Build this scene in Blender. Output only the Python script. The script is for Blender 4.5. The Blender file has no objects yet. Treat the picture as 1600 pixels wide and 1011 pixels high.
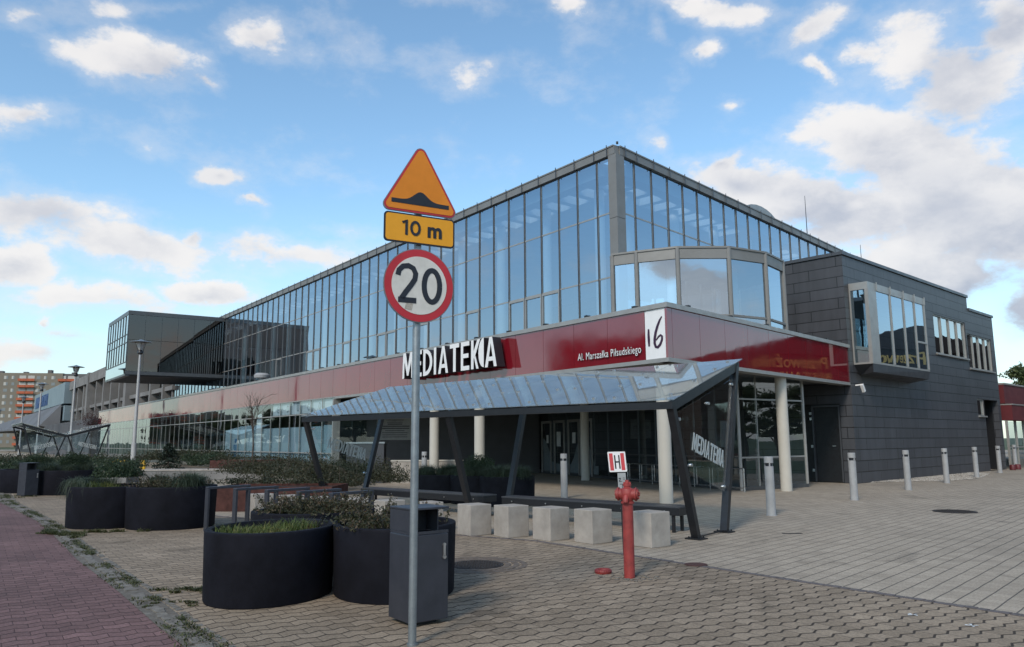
import bpy, bmesh, math, random
from mathutils import Vector, Matrix
random.seed(7)
R = math.radians
sc = bpy.context.scene
col = sc.collection

# ------------------------------------------------------------------ camera, sky, sun, exposure
cam_d = bpy.data.cameras.new('camera'); cam = bpy.data.objects.new('camera', cam_d); col.objects.link(cam)
cam_d.lens = 27.0; cam_d.sensor_width = 36.0; cam_d.clip_end = 3000; cam_d.clip_start = 0.1
cam.location = (0, 0, 1.65)
cam.matrix_world = Matrix.Translation((0, 0, 1.65)) @ Matrix.Rotation(R(90 + 8.65), 4, 'X') @ Matrix.Rotation(R(-0.35), 4, 'Z')
sc.camera = cam
sc.view_settings.view_transform = 'Standard'; sc.view_settings.look = 'None'
sc.view_settings.exposure = 0.35; sc.view_settings.gamma = 1.0
sc.cycles.use_denoising = True
sc.cycles.max_bounces = 10; sc.cycles.transparent_max_bounces = 24
sc.cycles.glossy_bounces = 5; sc.cycles.diffuse_bounces = 3; sc.cycles.caustics_reflective = False
sc.cycles.sample_clamp_indirect = 6

SUN_EL, SUN_AZ = R(38), R(205)          # azimuth clockwise from +Y (behind the viewer, a little to the left)
sun_d = bpy.data.lights.new('sun', 'SUN'); sun_d.energy = 1.75; sun_d.angle = R(11); sun_d.color = (1, .89, .76)
sun = bpy.data.objects.new('sun', sun_d); col.objects.link(sun)
sdir = Vector((math.sin(SUN_AZ) * math.cos(SUN_EL), math.cos(SUN_AZ) * math.cos(SUN_EL), math.sin(SUN_EL)))
sun.rotation_euler = sdir.to_track_quat('Z', 'Y').to_euler()
sun.location = (0, 0, 60)

class NT:
    """tiny node helper"""
    def __init__(s, tree): s.t = tree
    def n(s, kind, **kw):
        nd = s.t.nodes.new(kind)
        for k, v in kw.items():
            if k.startswith('i_'):
                key = k[2:]
                key = int(key) if key.isdigit() else key.replace('_', ' ')
                nd.inputs[key].default_value = v
            else: setattr(nd, k, v)
        return nd
    def l(s, a, b): s.t.links.new(a, b)
    def math(s, op, a, b=None, c=None, clamp=False):
        nd = s.t.nodes.new('ShaderNodeMath'); nd.operation = op; nd.use_clamp = clamp
        for i, v in enumerate((a, b, c)):
            if v is None: continue
            if isinstance(v, (int, float)): nd.inputs[i].default_value = v
            else: s.l(v, nd.inputs[i])
        return nd.outputs[0]
    def ramp(s, fac, stops, interp='LINEAR'):
        nd = s.t.nodes.new('ShaderNodeValToRGB'); cr = nd.color_ramp; cr.interpolation = interp
        while len(cr.elements) < len(stops): cr.elements.new(0.5)
        for e, (p, c) in zip(cr.elements, stops):
            e.position = p; e.color = (c, c, c, 1) if isinstance(c, (int, float)) else (*c, 1)
        s.l(fac, nd.inputs[0]); return nd.outputs[0]
    def mix(s, fac, a, b, blend='MIX'):
        nd = s.t.nodes.new('ShaderNodeMix'); nd.data_type = 'RGBA'; nd.blend_type = blend
        for sock, v in ((nd.inputs[0], fac), (nd.inputs[6], a), (nd.inputs[7], b)):
            if isinstance(v, (int, float)): sock.default_value = v
            elif isinstance(v, tuple): sock.default_value = (*v, 1)
            else: s.l(v, sock)
        return nd.outputs[2]
    def smooth(s, v, a, b):
        nd = s.t.nodes.new('ShaderNodeMapRange'); nd.interpolation_type = 'SMOOTHSTEP'
        s.l(v, nd.inputs[0]); nd.inputs[1].default_value = a; nd.inputs[2].default_value = b
        return nd.outputs[0]

world = bpy.data.worlds.new('World'); sc.world = world; world.use_nodes = True
wt = world.node_tree; wt.nodes.clear(); W = NT(wt)
out = W.n('ShaderNodeOutputWorld'); bg = W.n('ShaderNodeBackground'); bg.inputs[1].default_value = 0.10
sky = W.n('ShaderNodeTexSky', sky_type='NISHITA', sun_disc=False, sun_elevation=SUN_EL, sun_rotation=SUN_AZ,
          altitude=200, air_density=1.0, dust_density=0.6, ozone_density=1.6)
tc = W.n('ShaderNodeTexCoord'); sep = W.n('ShaderNodeSeparateXYZ'); W.l(tc.outputs['Generated'], sep.inputs[0])
X, Y, Z = sep.outputs
yc = W.math('MAXIMUM', Y, 0.02)
U = W.math('DIVIDE', X, yc); V = W.math('DIVIDE', Z, yc)
front = W.smooth(Y, 0.25, 0.5)
# clouds of the picture: (pixel x, pixel y, half width, half height, tilt in degrees, strength)
CL = [(225, 108, 120, 46, -20, 1.15), (305, 135, 55, 18, -32, 1.0), (110, 80, 70, 26, 0, .55),
      (430, 55, 70, 42, -20, .95), (540, 45, 60, 40, -35, .65), (20, 178, 60, 30, 0, .9), (30, 25, 90, 26, 0, .62), (230, 10, 100, 16, 0, .5),
      (60, 330, 150, 46, -8, 1.15), (200, 375, 120, 34, -14, 1.1), (20, 410, 55, 30, 0, 1.35), (345, 460, 80, 15, -4, 1.15),
      (430, 392, 150, 26, -4, .72), (300, 372, 28, 15, 0, .9), (345, 280, 32, 13, 0, .75), (403, 317, 22, 8, 0, .7),
      (745, 105, 85, 48, -14, .66), (700, 5, 60, 18, -20, .62), (905, 10, 26, 22, 0, .7), (1095, 72, 28, 20, -20, .85),
      (1130, 8, 130, 24, -10, .75), (1262, 40, 90, 28, 30, .95), (1268, 100, 34, 12, -30, .85), (1350, 76, 34, 16, 15, .75), (1030, 45, 22, 14, -60, .6),
      (1160, 166, 18, 9, 0, .6), (1012, 228, 24, 18, -30, .7), (1130, 262, 60, 15, 14, .9),
      (1180, 300, 110, 34, -16, 1.05), (1300, 335, 160, 60, -10, 1.25), (1430, 250, 130, 90, 0, 1.35), (1350, 215, 80, 60, 0, 1.1),
      (1500, 120, 120, 100, 20, 1.3), (1575, 40, 90, 60, 25, 1.2), (1540, 330, 170, 110, 0, 1.5), (1480, 430, 200, 60, 0, 1.3), (1600, 480, 120, 70, 0, 1.1),
      (68, 508, 9, 15, 20, .9), (110, 530, 100, 14, -6, .8), (60, 560, 230, 34, -3, .72), (150, 470, 210, 24, -8, .72), (560, 350, 60, 12, 0, .45),
      (1450, 560, 330, 50, 0, .9)]
def px_uv(px, py):
    p = R(8.65); r = R(.35); f = 1200.
    x0, y0 = px - 800, -(py - 505.5)
    x = x0 * math.cos(r) + y0 * math.sin(r); y = -x0 * math.sin(r) + y0 * math.cos(r)
    yy = f * math.cos(p) - y * math.sin(p); zz = f * math.sin(p) + y * math.cos(p)
    return x / yy, zz / yy
n1 = W.n('ShaderNodeTexNoise', i_Scale=8.0, i_Detail=13.0, i_Roughness=.60)
n0 = W.n('ShaderNodeTexNoise', i_Scale=3.0, i_Detail=3.0)
st = W.n('ShaderNodeVectorMath', operation='MULTIPLY'); W.l(tc.outputs['Generated'], st.inputs[0]); st.inputs[1].default_value = (1, 1, 1.7)
W.l(st.outputs[0], n1.inputs['Vector']); W.l(st.outputs[0], n0.inputs['Vector'])
# warp the plane a little so that the blobs are not ellipses
wn = W.n('ShaderNodeTexNoise', i_Scale=6.0, i_Detail=8.0, i_Roughness=.62); W.l(tc.outputs['Generated'], wn.inputs['Vector'])
ws = W.n('ShaderNodeSeparateColor'); W.l(wn.outputs['Color'], ws.inputs[0])
U2 = W.math('ADD', U, W.math('MULTIPLY', W.math('SUBTRACT', ws.outputs[0], .5), .14))
V2 = W.math('ADD', V, W.math('MULTIPLY', W.math('SUBTRACT', ws.outputs[1], .5), .09))
uv = W.n('ShaderNodeCombineXYZ'); W.l(U2, uv.inputs[0]); W.l(V2, uv.inputs[1])
cov = None; cov_up = None
for (px, py, rx, ry, an_, s_) in CL:
    cu, cv = px_uv(px, py)
    mp = W.n('ShaderNodeMapping', vector_type='TEXTURE'); W.l(uv.outputs[0], mp.inputs[0])
    mp.inputs['Location'].default_value = (cu, cv, 0); mp.inputs['Rotation'].default_value = (0, 0, R(an_))
    k = 1.0 / 1150
    mp.inputs['Scale'].default_value = (rx * k, ry * k, 1)
    ln = W.n('ShaderNodeVectorMath', operation='LENGTH'); W.l(mp.outputs[0], ln.inputs[0])
    f = W.math('MULTIPLY', W.math('MULTIPLY_ADD', ln.outputs['Value'], -.62, 1.0, clamp=True), s_ * 1.12)
    cov = f if cov is None else W.math('MAXIMUM', cov, f)
    # the same cloud shifted down = the parts below its bright top edge
    sp = W.n('ShaderNodeSeparateXYZ'); W.l(mp.outputs[0], sp.inputs[0])
    g = W.math('MULTIPLY', f, W.math('MULTIPLY_ADD', sp.outputs[1], -.5, .5, clamp=True))
    cov_up = g if cov_up is None else W.math('MAXIMUM', cov_up, g)
back = W.math('MULTIPLY', W.smooth(n0.outputs['Fac'], .48, .66), 1.0)
cov = W.math('ADD', W.math('MULTIPLY', cov, front), W.math('MULTIPLY', back, W.math('SUBTRACT', 1.0, front)))
dens = W.smooth(W.math('ADD', W.math('MULTIPLY', cov, .95), W.math('MULTIPLY', W.math('SUBTRACT', n1.outputs['Fac'], .5), 2.9)), .33, .84)
wisp = W.smooth(W.math('ADD', W.math('MULTIPLY', cov, .9), W.math('MULTIPLY', W.math('SUBTRACT', n1.outputs['Fac'], .5), 2.6)), -.02, .62)
dens = W.math('MAXIMUM', dens, W.math('MULTIPLY', wisp, .30))
n2 = W.n('ShaderNodeTexNoise', i_Scale=4.2, i_Detail=6.0, i_Roughness=.55); W.l(st.outputs[0], n2.inputs['Vector'])
shade = W.math('ADD', W.math('MULTIPLY', W.smooth(n2.outputs['Fac'], .42, .64), .75), W.math('MULTIPLY', cov_up, .55), clamp=True)
thick = W.smooth(cov, .55, 1.15)
shade = W.math('ADD', W.math('MULTIPLY', shade, W.math('MULTIPLY_ADD', thick, .52, .26)), W.math('MULTIPLY', W.smooth(n1.outputs['Fac'], .62, .40), W.math('MULTIPLY_ADD', thick, .22, .14)), clamp=True)
ccol = W.mix(shade, (7.5, 7.25, 7.05), (3.7, 3.95, 4.65))
hz = W.smooth(Z, .32, -.02)
# the film of high thin haze that pales the sky near the horizon
skyc = W.mix(1.0, sky.outputs[0], (1.55, 1.78, 1.72), 'MULTIPLY')
skyc = W.mix(W.math('MULTIPLY', hz, .5), skyc, (5.1, 5.5, 6.05))
fin = W.mix(W.math('MULTIPLY', dens, .93), skyc, ccol)
W.l(fin, bg.inputs[0]); W.l(bg.outputs[0], out.inputs[0])

# ------------------------------------------------------------------ materials
def newmat(name):
    m = bpy.data.materials.new(name); m.use_nodes = True; m.node_tree.nodes.clear()
    n = NT(m.node_tree); o = n.n('ShaderNodeOutputMaterial'); return m, n, o
def plain(name, c, rough=.6, metal=0., var=.12, scale=6., bump=.0, bscale=60., spec=.5, coat=0., ior=1.5, sp=.5):
    m, n, o = newmat(name)
    b = n.n('ShaderNodeBsdfPrincipled'); b.inputs['Metallic'].default_value = metal
    b.inputs['IOR'].default_value = ior; b.inputs['Specular IOR Level'].default_value = sp
    b.inputs['Coat Weight'].default_value = coat; b.inputs['Coat Roughness'].default_value = .03
    g = n.n('ShaderNodeNewGeometry')
    t = n.n('ShaderNodeTexNoise', i_Scale=scale, i_Detail=6., i_Roughness=.65); n.l(g.outputs['Position'], t.inputs['Vector'])
    f = n.ramp(t.outputs['Fac'], [(.3, 0.), (.7, 1.)])
    lo = tuple(x * (1 - var) for x in c); hi = tuple(min(1, x * (1 + var)) for x in c)
    n.l(n.mix(f, lo, hi), b.inputs['Base Color'])
    n.l(n.math('MULTIPLY_ADD', f, -.14, rough + .07, clamp=True), b.inputs['Roughness'])
    if bump:
        t2 = n.n('ShaderNodeTexNoise', i_Scale=bscale, i_Detail=4.); n.l(g.outputs['Position'], t2.inputs['Vector'])
        bp = n.n('ShaderNodeBump', i_Strength=bump, i_Distance=.01); n.l(t2.outputs['Fac'], bp.inputs['Height']); n.l(bp.outputs[0], b.inputs['Normal'])
    n.l(b.outputs[0], o.inputs[0]); return m
def glass(name, tint=(.8, .88, .9), base=.3, wave=.004, ior=1.6, refl=(1, 1, 1), wscale=.55, pale_veil=0.):
    m, n, o = newmat(name)
    g = n.n('ShaderNodeNewGeometry')
    t = n.n('ShaderNodeTexNoise', i_Scale=wscale, i_Detail=1.5); n.l(g.outputs['Position'], t.inputs['Vector'])
    bp = n.n('ShaderNodeBump', i_Strength=1.0, i_Distance=wave * 4); n.l(t.outputs['Fac'], bp.inputs['Height'])
    tr = n.n('ShaderNodeBsdfTransparent'); tr.inputs[0].default_value = (*tint, 1)
    gl = n.n('ShaderNodeBsdfGlossy', i_Roughness=.0); gl.inputs[0].default_value = (*refl, 1)
    n.l(bp.outputs[0], gl.inputs['Normal'])
    lw = n.n('ShaderNodeLayerWeight'); lw.inputs[0].default_value = .5; r0 = ((ior - 1) / (ior + 1)) ** 2
    r0 = base + (1 - base) * r0
    f = n.math('MULTIPLY_ADD', n.math('POWER', lw.outputs['Facing'], 4.6), 1 - r0, r0, clamp=True)
    mx = n.n('ShaderNodeMixShader'); n.l(f, mx.inputs[0]); n.l(tr.outputs[0], mx.inputs[1]); n.l(gl.outputs[0], mx.inputs[2])
    if pale_veil:  # diffuse veil mixed over the glass to paint paler reflections
        df = n.n('ShaderNodeBsdfDiffuse'); df.inputs[0].default_value = (.62, .66, .68, 1); m2 = n.n('ShaderNodeMixShader')
        t9 = n.n('ShaderNodeTexNoise', i_Scale=2.5, i_Detail=7., i_Roughness=.65); n.l(g.outputs['Position'], t9.inputs['Vector'])
        n.l(n.math('MULTIPLY', n.ramp(t9.outputs['Fac'], [(.3, .6), (.7, 1.)]), pale_veil), m2.inputs[0]); n.l(mx.outputs[0], m2.inputs[1]); n.l(df.outputs[0], m2.inputs[2]); mx = m2
    n.l(mx.outputs[0], o.inputs[0]); return m
def cladding(name, c, bw, rh, joint=.014, rough=.45, freq=2, sq=1.0):
    m, n, o = newmat(name)
    b = n.n('ShaderNodeBsdfPrincipled'); uvn = n.n('ShaderNodeUVMap')
    br = n.n('ShaderNodeTexBrick', offset=.37, offset_frequency=freq, squash=sq, squash_frequency=3)
    n.l(uvn.outputs[0], br.inputs['Vector'])
    br.inputs['Scale'].default_value = 1.; br.inputs['Brick Width'].default_value = bw; br.inputs['Row Height'].default_value = rh
    br.inputs['Mortar Size'].default_value = joint; br.inputs['Mortar Smooth'].default_value = .1; br.inputs['Bias'].default_value = 0
    br.inputs['Color1'].default_value = (*[x * .86 for x in c], 1); br.inputs['Color2'].default_value = (*[x * 1.12 for x in c], 1)
    br.inputs['Mortar'].default_value = (*[x * .18 for x in c], 1)
    g = n.n('ShaderNodeNewGeometry')
    mpv = n.n('ShaderNodeMapping'); mpv.inputs['Scale'].default_value = (2.2, 2.2, .3); n.l(g.outputs['Position'], mpv.inputs[0])
    t = n.n('ShaderNodeTexNoise', i_Scale=1.3, i_Detail=7., i_Roughness=.6); n.l(mpv.outputs[0], t.inputs['Vector'])
    cc = n.mix(1., br.outputs['Color'], n.ramp(t.outputs['Fac'], [(.3, .78), (.7, 1.16)]), 'MULTIPLY')
    n.l(cc, b.inputs['Base Color']); b.inputs['Roughness'].default_value = rough
    bp = n.n('ShaderNodeBump', i_Strength=.8, i_Distance=.012); n.l(n.math('SUBTRACT', 1., br.outputs['Fac']), bp.inputs['Height']); n.l(bp.outputs[0], b.inputs['Normal'])
    n.l(b.outputs[0], o.inputs[0]); return m
def pavers(name, c1, c2, mortar, bw, rh, rot, joint=.008, zig=0., stain=(.7, 1.08), row_off=.5, bump=.6, sx=.3, line=0., lcol=(.12, .108, .09)):
    """unit paving laid in rows along the direction rot (radians from +X)"""
    m, n, o = newmat(name)
    b = n.n('ShaderNodeBsdfPrincipled'); g = n.n('ShaderNodeNewGeometry')
    mp = n.n('ShaderNodeMapping'); mp.inputs['Rotation'].default_value = (0, 0, -rot); n.l(g.outputs['Position'], mp.inputs[0])
    vec = mp.outputs[0]
    sp = n.n('ShaderNodeSeparateXYZ'); n.l(vec, sp.inputs[0])
    wob = n.n('ShaderNodeTexNoise', i_Scale=1.1, i_Detail=3.); n.l(g.outputs['Position'], wob.inputs['Vector'])
    yy = n.math('ADD', sp.outputs[1], n.math('MULTIPLY', n.math('SUBTRACT', wob.outputs['Fac'], .5), .03))
    xx = sp.outputs[0]
    if zig:
        tri = n.math('PINGPONG', n.math('MULTIPLY', xx, 1.), bw / 2)          # 0..bw/2
        tri = n.ramp(n.math('DIVIDE', tri, bw / 2), [(.08, 0.), (.92, 1.)])
        yy = n.math('ADD', yy, n.math('MULTIPLY', tri, zig))
    cb = n.n('ShaderNodeCombineXYZ'); n.l(xx, cb.inputs[0]); n.l(yy, cb.inputs[1])
    br = n.n('ShaderNodeTexBrick', offset=row_off, offset_frequency=2); n.l(cb.outputs[0], br.inputs['Vector'])
    br.inputs['Scale'].default_value = 1.; br.inputs['Brick Width'].default_value = bw; br.inputs['Row Height'].default_value = rh
    br.inputs['Mortar Size'].default_value = joint; br.inputs['Mortar Smooth'].default_value = .4; br.inputs['Bias'].default_value = 0
    br.inputs['Color1'].default_value = (*c1, 1); br.inputs['Color2'].default_value = (*c2, 1); br.inputs['Mortar'].default_value = (*mortar, 1)
    bcol = br.outputs['Color']; bfac = br.outputs['Fac']
    if line:
        pr = n.math('PINGPONG', yy, rh / 2); lf = n.smooth(pr, line, line * .45)
        bcol = n.mix(lf, bcol, lcol); bfac = n.math('MAXIMUM', bfac, lf)
    t = n.n('ShaderNodeTexNoise', i_Scale=sx, i_Detail=8., i_Roughness=.62); n.l(g.outputs['Position'], t.inputs['Vector'])
    t2 = n.n('ShaderNodeTexNoise', i_Scale=38., i_Detail=6., i_Roughness=.8); n.l(g.outputs['Position'], t2.inputs['Vector'])
    t3 = n.n('ShaderNodeTexNoise', i_Scale=2.3, i_Detail=6., i_Roughness=.7); n.l(g.outputs['Position'], t3.inputs['Vector'])
    cc = n.mix(1., bcol, n.ramp(t.outputs['Fac'], [(.32, stain[0]), (.62, stain[1])]), 'MULTIPLY')
    cc = n.mix(1., cc, n.ramp(t2.outputs['Fac'], [(.3, .55), (.7, 1.38)]), 'MULTIPLY')
    cc = n.mix(1., cc, n.ramp(t3.outputs['Fac'], [(.3, .84), (.5, 1.), (.75, 1.1)]), 'MULTIPLY')
    t5 = n.n('ShaderNodeTexNoise', i_Scale=.75, i_Detail=11., i_Roughness=.68, i_Distortion=.6); n.l(g.outputs['Position'], t5.inputs['Vector'])
    cc = n.mix(1., cc, n.ramp(t5.outputs['Fac'], [(.34, .72), (.41, 1.), (.60, 1.), (.66, .80)]), 'MULTIPLY')
    n.l(cc, b.inputs['Base Color']); b.inputs['Roughness'].default_value = .85; b.inputs['IOR'].default_value = 1.35
    hgt = n.math('ADD', n.math('MULTIPLY', n.math('SUBTRACT', 1., bfac), 1.), n.math('MULTIPLY', t2.outputs['Fac'], .35))
    bp = n.n('ShaderNodeBump', i_Strength=bump, i_Distance=.008); n.l(hgt, bp.inputs['Height']); n.l(bp.outputs[0], b.inputs['Normal'])
    n.l(b.outputs[0], o.inputs[0]); return m
def leaf(name, ca, cb_, cc_=None, trans=.25):
    m, n, o = newmat(name)
    g = n.n('ShaderNodeNewGeometry')
    t = n.n('ShaderNodeTexNoise', i_Scale=2.2, i_Detail=3.); n.l(g.outputs['Position'], t.inputs['Vector'])
    f = n.math('ADD', n.math('MULTIPLY', g.outputs['Random Per Island'], .6), n.math('MULTIPLY', n.ramp(t.outputs['Fac'], [(.3, 0.), (.7, 1.)]), .4))
    c = n.ramp(f, [(0., ca), (.5, cb_), (.95, cc_ or cb_)])
    d = n.n('ShaderNodeBsdfPrincipled', i_Roughness=.6); n.l(c, d.inputs['Base Color'])
    tl = n.n('ShaderNodeBsdfTranslucent'); n.l(c, tl.inputs[0])
    mx = n.n('ShaderNodeMixShader'); mx.inputs[0].default_value = trans
    n.l(d.outputs[0], mx.inputs[1]); n.l(tl.outputs[0], mx.inputs[2]); n.l(mx.outputs[0], o.inputs[0]); return m

M = {}
M['alu'] = plain('grey_aluminium', (.34, .335, .32), .42, .35, .08, 3.)
M['alu_dark'] = plain('dark_aluminium', (.09, .095, .1), .4, .4, .1, 3.)
M['fascia'] = plain('fascia_sheet', (.22, .215, .205), .5, .3, .08, 1.5)
M['glass_up'] = glass('blue_reflective_glass', (.55, .70, .78), .46, .0022, 1.6, (.68, .80, .92))
M['glass_low'] = glass('clear_facade_glass', (.80, .88, .90), .12, .0014, 1.55, (.82, .9, .93))
M['glass_box'] = glass('smoked_glass', (.08, .09, .10), .07, .0003, 1.55, (.9, .82, .78))
M['glass_clear'] = glass('canopy_glass', (.9, .95, .96), .0, .0008, 1.5)
M['glass_roof'] = glass('canopy_roof_glass', (.84, .92, .94), .14, .0008, 1.55, (.92, .93, .90), pale_veil=.17)  # pale veil greys the blue sky reflection, tone painted into the panes
M['frosted'] = plain('pale_window_film', (.34, .44, .50), .5, 0, .06, 1.)
M['film_white'] = plain('white_window_film', (.62, .68, .72), .5, 0, .05, 1.)
M['glass_dark'] = glass('dark_window_glass', (.25, .3, .33), .45, .003, 1.6, (.9, .97, 1.))
M['red_panel'] = plain('red_enamel_glass_panel', (.185, .009, .017), .05, 0, .12, .5, ior=1.95)
M['anthracite'] = cladding('anthracite_sheet_cladding', (.058, .061, .070), 1.75, .41, .015)
M['anth_plain'] = plain('anthracite_sheet', (.055, .058, .066), .45, .2, .1, 2.)
M['anth_cap'] = plain('anthracite_coping', (.085, .09, .10), .4, .4, .1, 2.)
M['black_steel'] = plain('black_painted_steel', (.018, .019, .022), .38, .2, .2, 8.)
M['cream'] = plain('cream_painted_column', (.50, .475, .42), .7, 0, .05, 1.5, .1)
M['white'] = plain('white_paint', (.78, .78, .78), .5, 0, .04)
M['letterside'] = plain('black_letter_return', (.012, .008, .012), .5)
M['ink'] = plain('dark_purple_ink', (.035, .008, .035), .5)
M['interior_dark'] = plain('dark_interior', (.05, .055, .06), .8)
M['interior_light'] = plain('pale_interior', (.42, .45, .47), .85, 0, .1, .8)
M['interior_floor'] = plain('grey_interior_floor', (.16, .16, .165), .5)
M['soffit'] = plain('grey_soffit', (.14, .14, .145), .6, 0, .08, 1.5)
M['concrete'] = plain('weathered_concrete', (.19, .185, .18), .9, 0, .3, .35, .2, 8)
M['concrete_dark'] = plain('dark_concrete', (.085, .088, .095), .9, 0, .3, .35, .2, 8)  # concrete in a darker tone
M['cube_concrete'] = plain('smooth_cast_concrete', (.34, .31, .275), .85, 0, .2, 3., .35, 120)
M['paleblue'] = plain('pale_blue_sheet', (.19, .25, .28), .6, 0, .06, .3)
M['blue_text'] = plain('blue_lettering', (.04, .09, .22), .6)
M['roofgrey'] = plain('grey_roof_sheet', (.12, .122, .13), .7, 0, .15, .3)
M['gravel_roof'] = plain('roof_gravel', (.2, .2, .2), .95)
M['planter'] = plain('anthracite_planter_concrete', (.0085, .009, .014), .8, 0, .4, 2.2, .25, 150, sp=.16)
M['soil'] = plain('dark_soil', (.03, .022, .016), .95, 0, .4, 20., .8, 60)
M['corten'] = plain('rusty_corten_steel', (.062, .020, .015), .85, 0, .35, 6., .3, 60)
M['bin'] = plain('graphite_painted_sheet', (.036, .039, .050), .45, .1, .22, 4., .06, 200)
M['steel'] = plain('galvanised_steel', (.28, .31, .325), .45, .7, .18, 12., .08, 90)
M['steel_light'] = plain('stainless_steel', (.55, .56, .57), .3, .9, .1)
M['bollard'] = plain('light_grey_bollard_paint', (.33, .335, .34), .55, 0, .12, 4.)
M['pole'] = plain('pale_grey_pole_paint', (.42, .42, .42), .55, .2, .1, 2.)
M['hydrant'] = plain('faded_red_hydrant_paint', (.27, .038, .034), .55, 0, .3, 7., .2, 60)
M['sign_yellow'] = plain('sign_yellow_orange', (.70, .22, .005), .5, 0, .08, 5.)
M['plate_yellow'] = plain('sign_yellow', (.78, .34, .008), .5, 0, .06, 5.)
M['sign_red'] = plain('sign_red', (.45, .02, .03), .45, 0, .08, 4.)
M['sign_white'] = plain('sign_white', (.62, .60, .55), .5, 0, .1, 9.)
M['sign_black'] = plain('sign_black', (.012, .014, .022), .5)
M['sign_back'] = plain('sign_rim_grey', (.22, .22, .23), .5, .5)
M['pink'] = plain('faded_sign_red', (.55, .06, .07), .55, 0, .12, 20.)
M['iron'] = plain('cast_iron', (.045, .04, .038), .8, .4, .3, 20., .8, 60)
M['rust_iron'] = plain('reddish_cast_iron', (.09, .045, .04), .8, .4, .3, 20., .8, 60)
M['granite'] = plain('worn_granite', (.165, .15, .128), .9, 0, .4, 14., .6, 60)
M['mortar'] = plain('sandy_joint_filling', (.13, .115, .095), .95, 0, .35, 9., .8, 60)
M['gravel'] = plain('pale_gravel', (.33, .30, .26), .95, 0, .35, 24., 1., 40)
M['yellow'] = plain('yellow_hoop_paint', (.62, .36, .01), .5)
M['lampglass'] = plain('milky_lamp_glass', (.5, .5, .5), .3)
M['bark'] = plain('grey_brown_bark', (.07, .055, .045), .9, 0, .3, 10., .6, 30)
M['orange'] = plain('orange_balcony_front', (.40, .10, .045), .8, 0, .12, .4)
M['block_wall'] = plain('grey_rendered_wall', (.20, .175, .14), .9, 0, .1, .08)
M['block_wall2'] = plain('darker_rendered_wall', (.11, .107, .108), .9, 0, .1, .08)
M['win_far'] = plain('far_window', (.20, .22, .23), .3)
M['win_frame_far'] = plain('pale_window_frame', (.45, .44, .41), .7)
M['red_sheet'] = plain('red_profiled_sheet', (.11, .016, .02), .5, 0, .25, 1.)
M['brick_dark'] = plain('dark_brown_render', (.045, .03, .026), .9)
M['gold'] = plain('gold_lettering', (.7, .45, .12), .5)
M['paper'] = plain('paper_white', (.6, .62, .62), .7)
M['poster'] = plain('grey_notice_board', (.32, .34, .345), .6)
M['black_text'] = plain('notice_text', (.05, .05, .06), .7)
M['cotoneaster'] = leaf('cotoneaster_leaves', (.014, .022, .008), (.048, .050, .020), (.125, .075, .045))
M['box_leaf'] = leaf('dark_evergreen_leaves', (.008, .018, .008), (.022, .045, .018), (.05, .075, .03))
M['fescue'] = leaf('blue_green_fescue', (.018, .032, .02), (.05, .075, .045), (.10, .12, .075))
M['grass'] = leaf('fresh_green_grass', (.03, .05, .010), (.075, .115, .020), (.19, .17, .05))
M['moss'] = leaf('green_brown_moss', (.03, .032, .01), (.06, .075, .018), (.12, .10, .04))
M['sedum'] = leaf('reddish_sedum', (.05, .03, .015), (.10, .055, .025), (.16, .12, .04))
M['hedge'] = leaf('olive_ground_cover_leaves', (.014, .020, .009), (.035, .042, .018), (.075, .062, .035))
M['spruce'] = leaf('dark_spruce_needles', (.008, .015, .010), (.018, .033, .020), (.035, .05, .03))
M['tree_leaf'] = leaf('tree_leaves', (.018, .035, .010), (.05, .075, .02), (.11, .12, .035))
M['red_leaf'] = leaf('dark_red_leaves', (.03, .01, .01), (.06, .02, .02))
ROWZ = math.atan2(.57, .82)
M['pav_tan'] = pavers('tan_wave_pavers', (.24, .188, .134), (.325, .258, .188), (.10, .078, .058), .22, .17, ROWZ, .0045, .042, (.78, 1.08), line=.0155, lcol=(.05, .038, .028))
M['pav_red'] = pavers('red_wave_pavers', (.145, .085, .080), (.20, .118, .112), (.08, .045, .042), .22, .17, ROWZ, .0045, .04, (.74, 1.1), sx=.5, line=.0135, lcol=(.045, .024, .022))
M['pav_light'] = pavers('light_grey_slabs', (.335, .284, .222), (.40, .34, .268), (.22, .185, .148), .19, .19, math.atan2(.731, .682), .004, 0, (.85, 1.06), line=.011)
M['asphalt'] = plain('asphalt', (.05, .05, .052), .9, 0, .2, 3.)
M['lawn'] = plain('lawn_ground', (.05, .07, .025), .95, 0, .4, .8)

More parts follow.
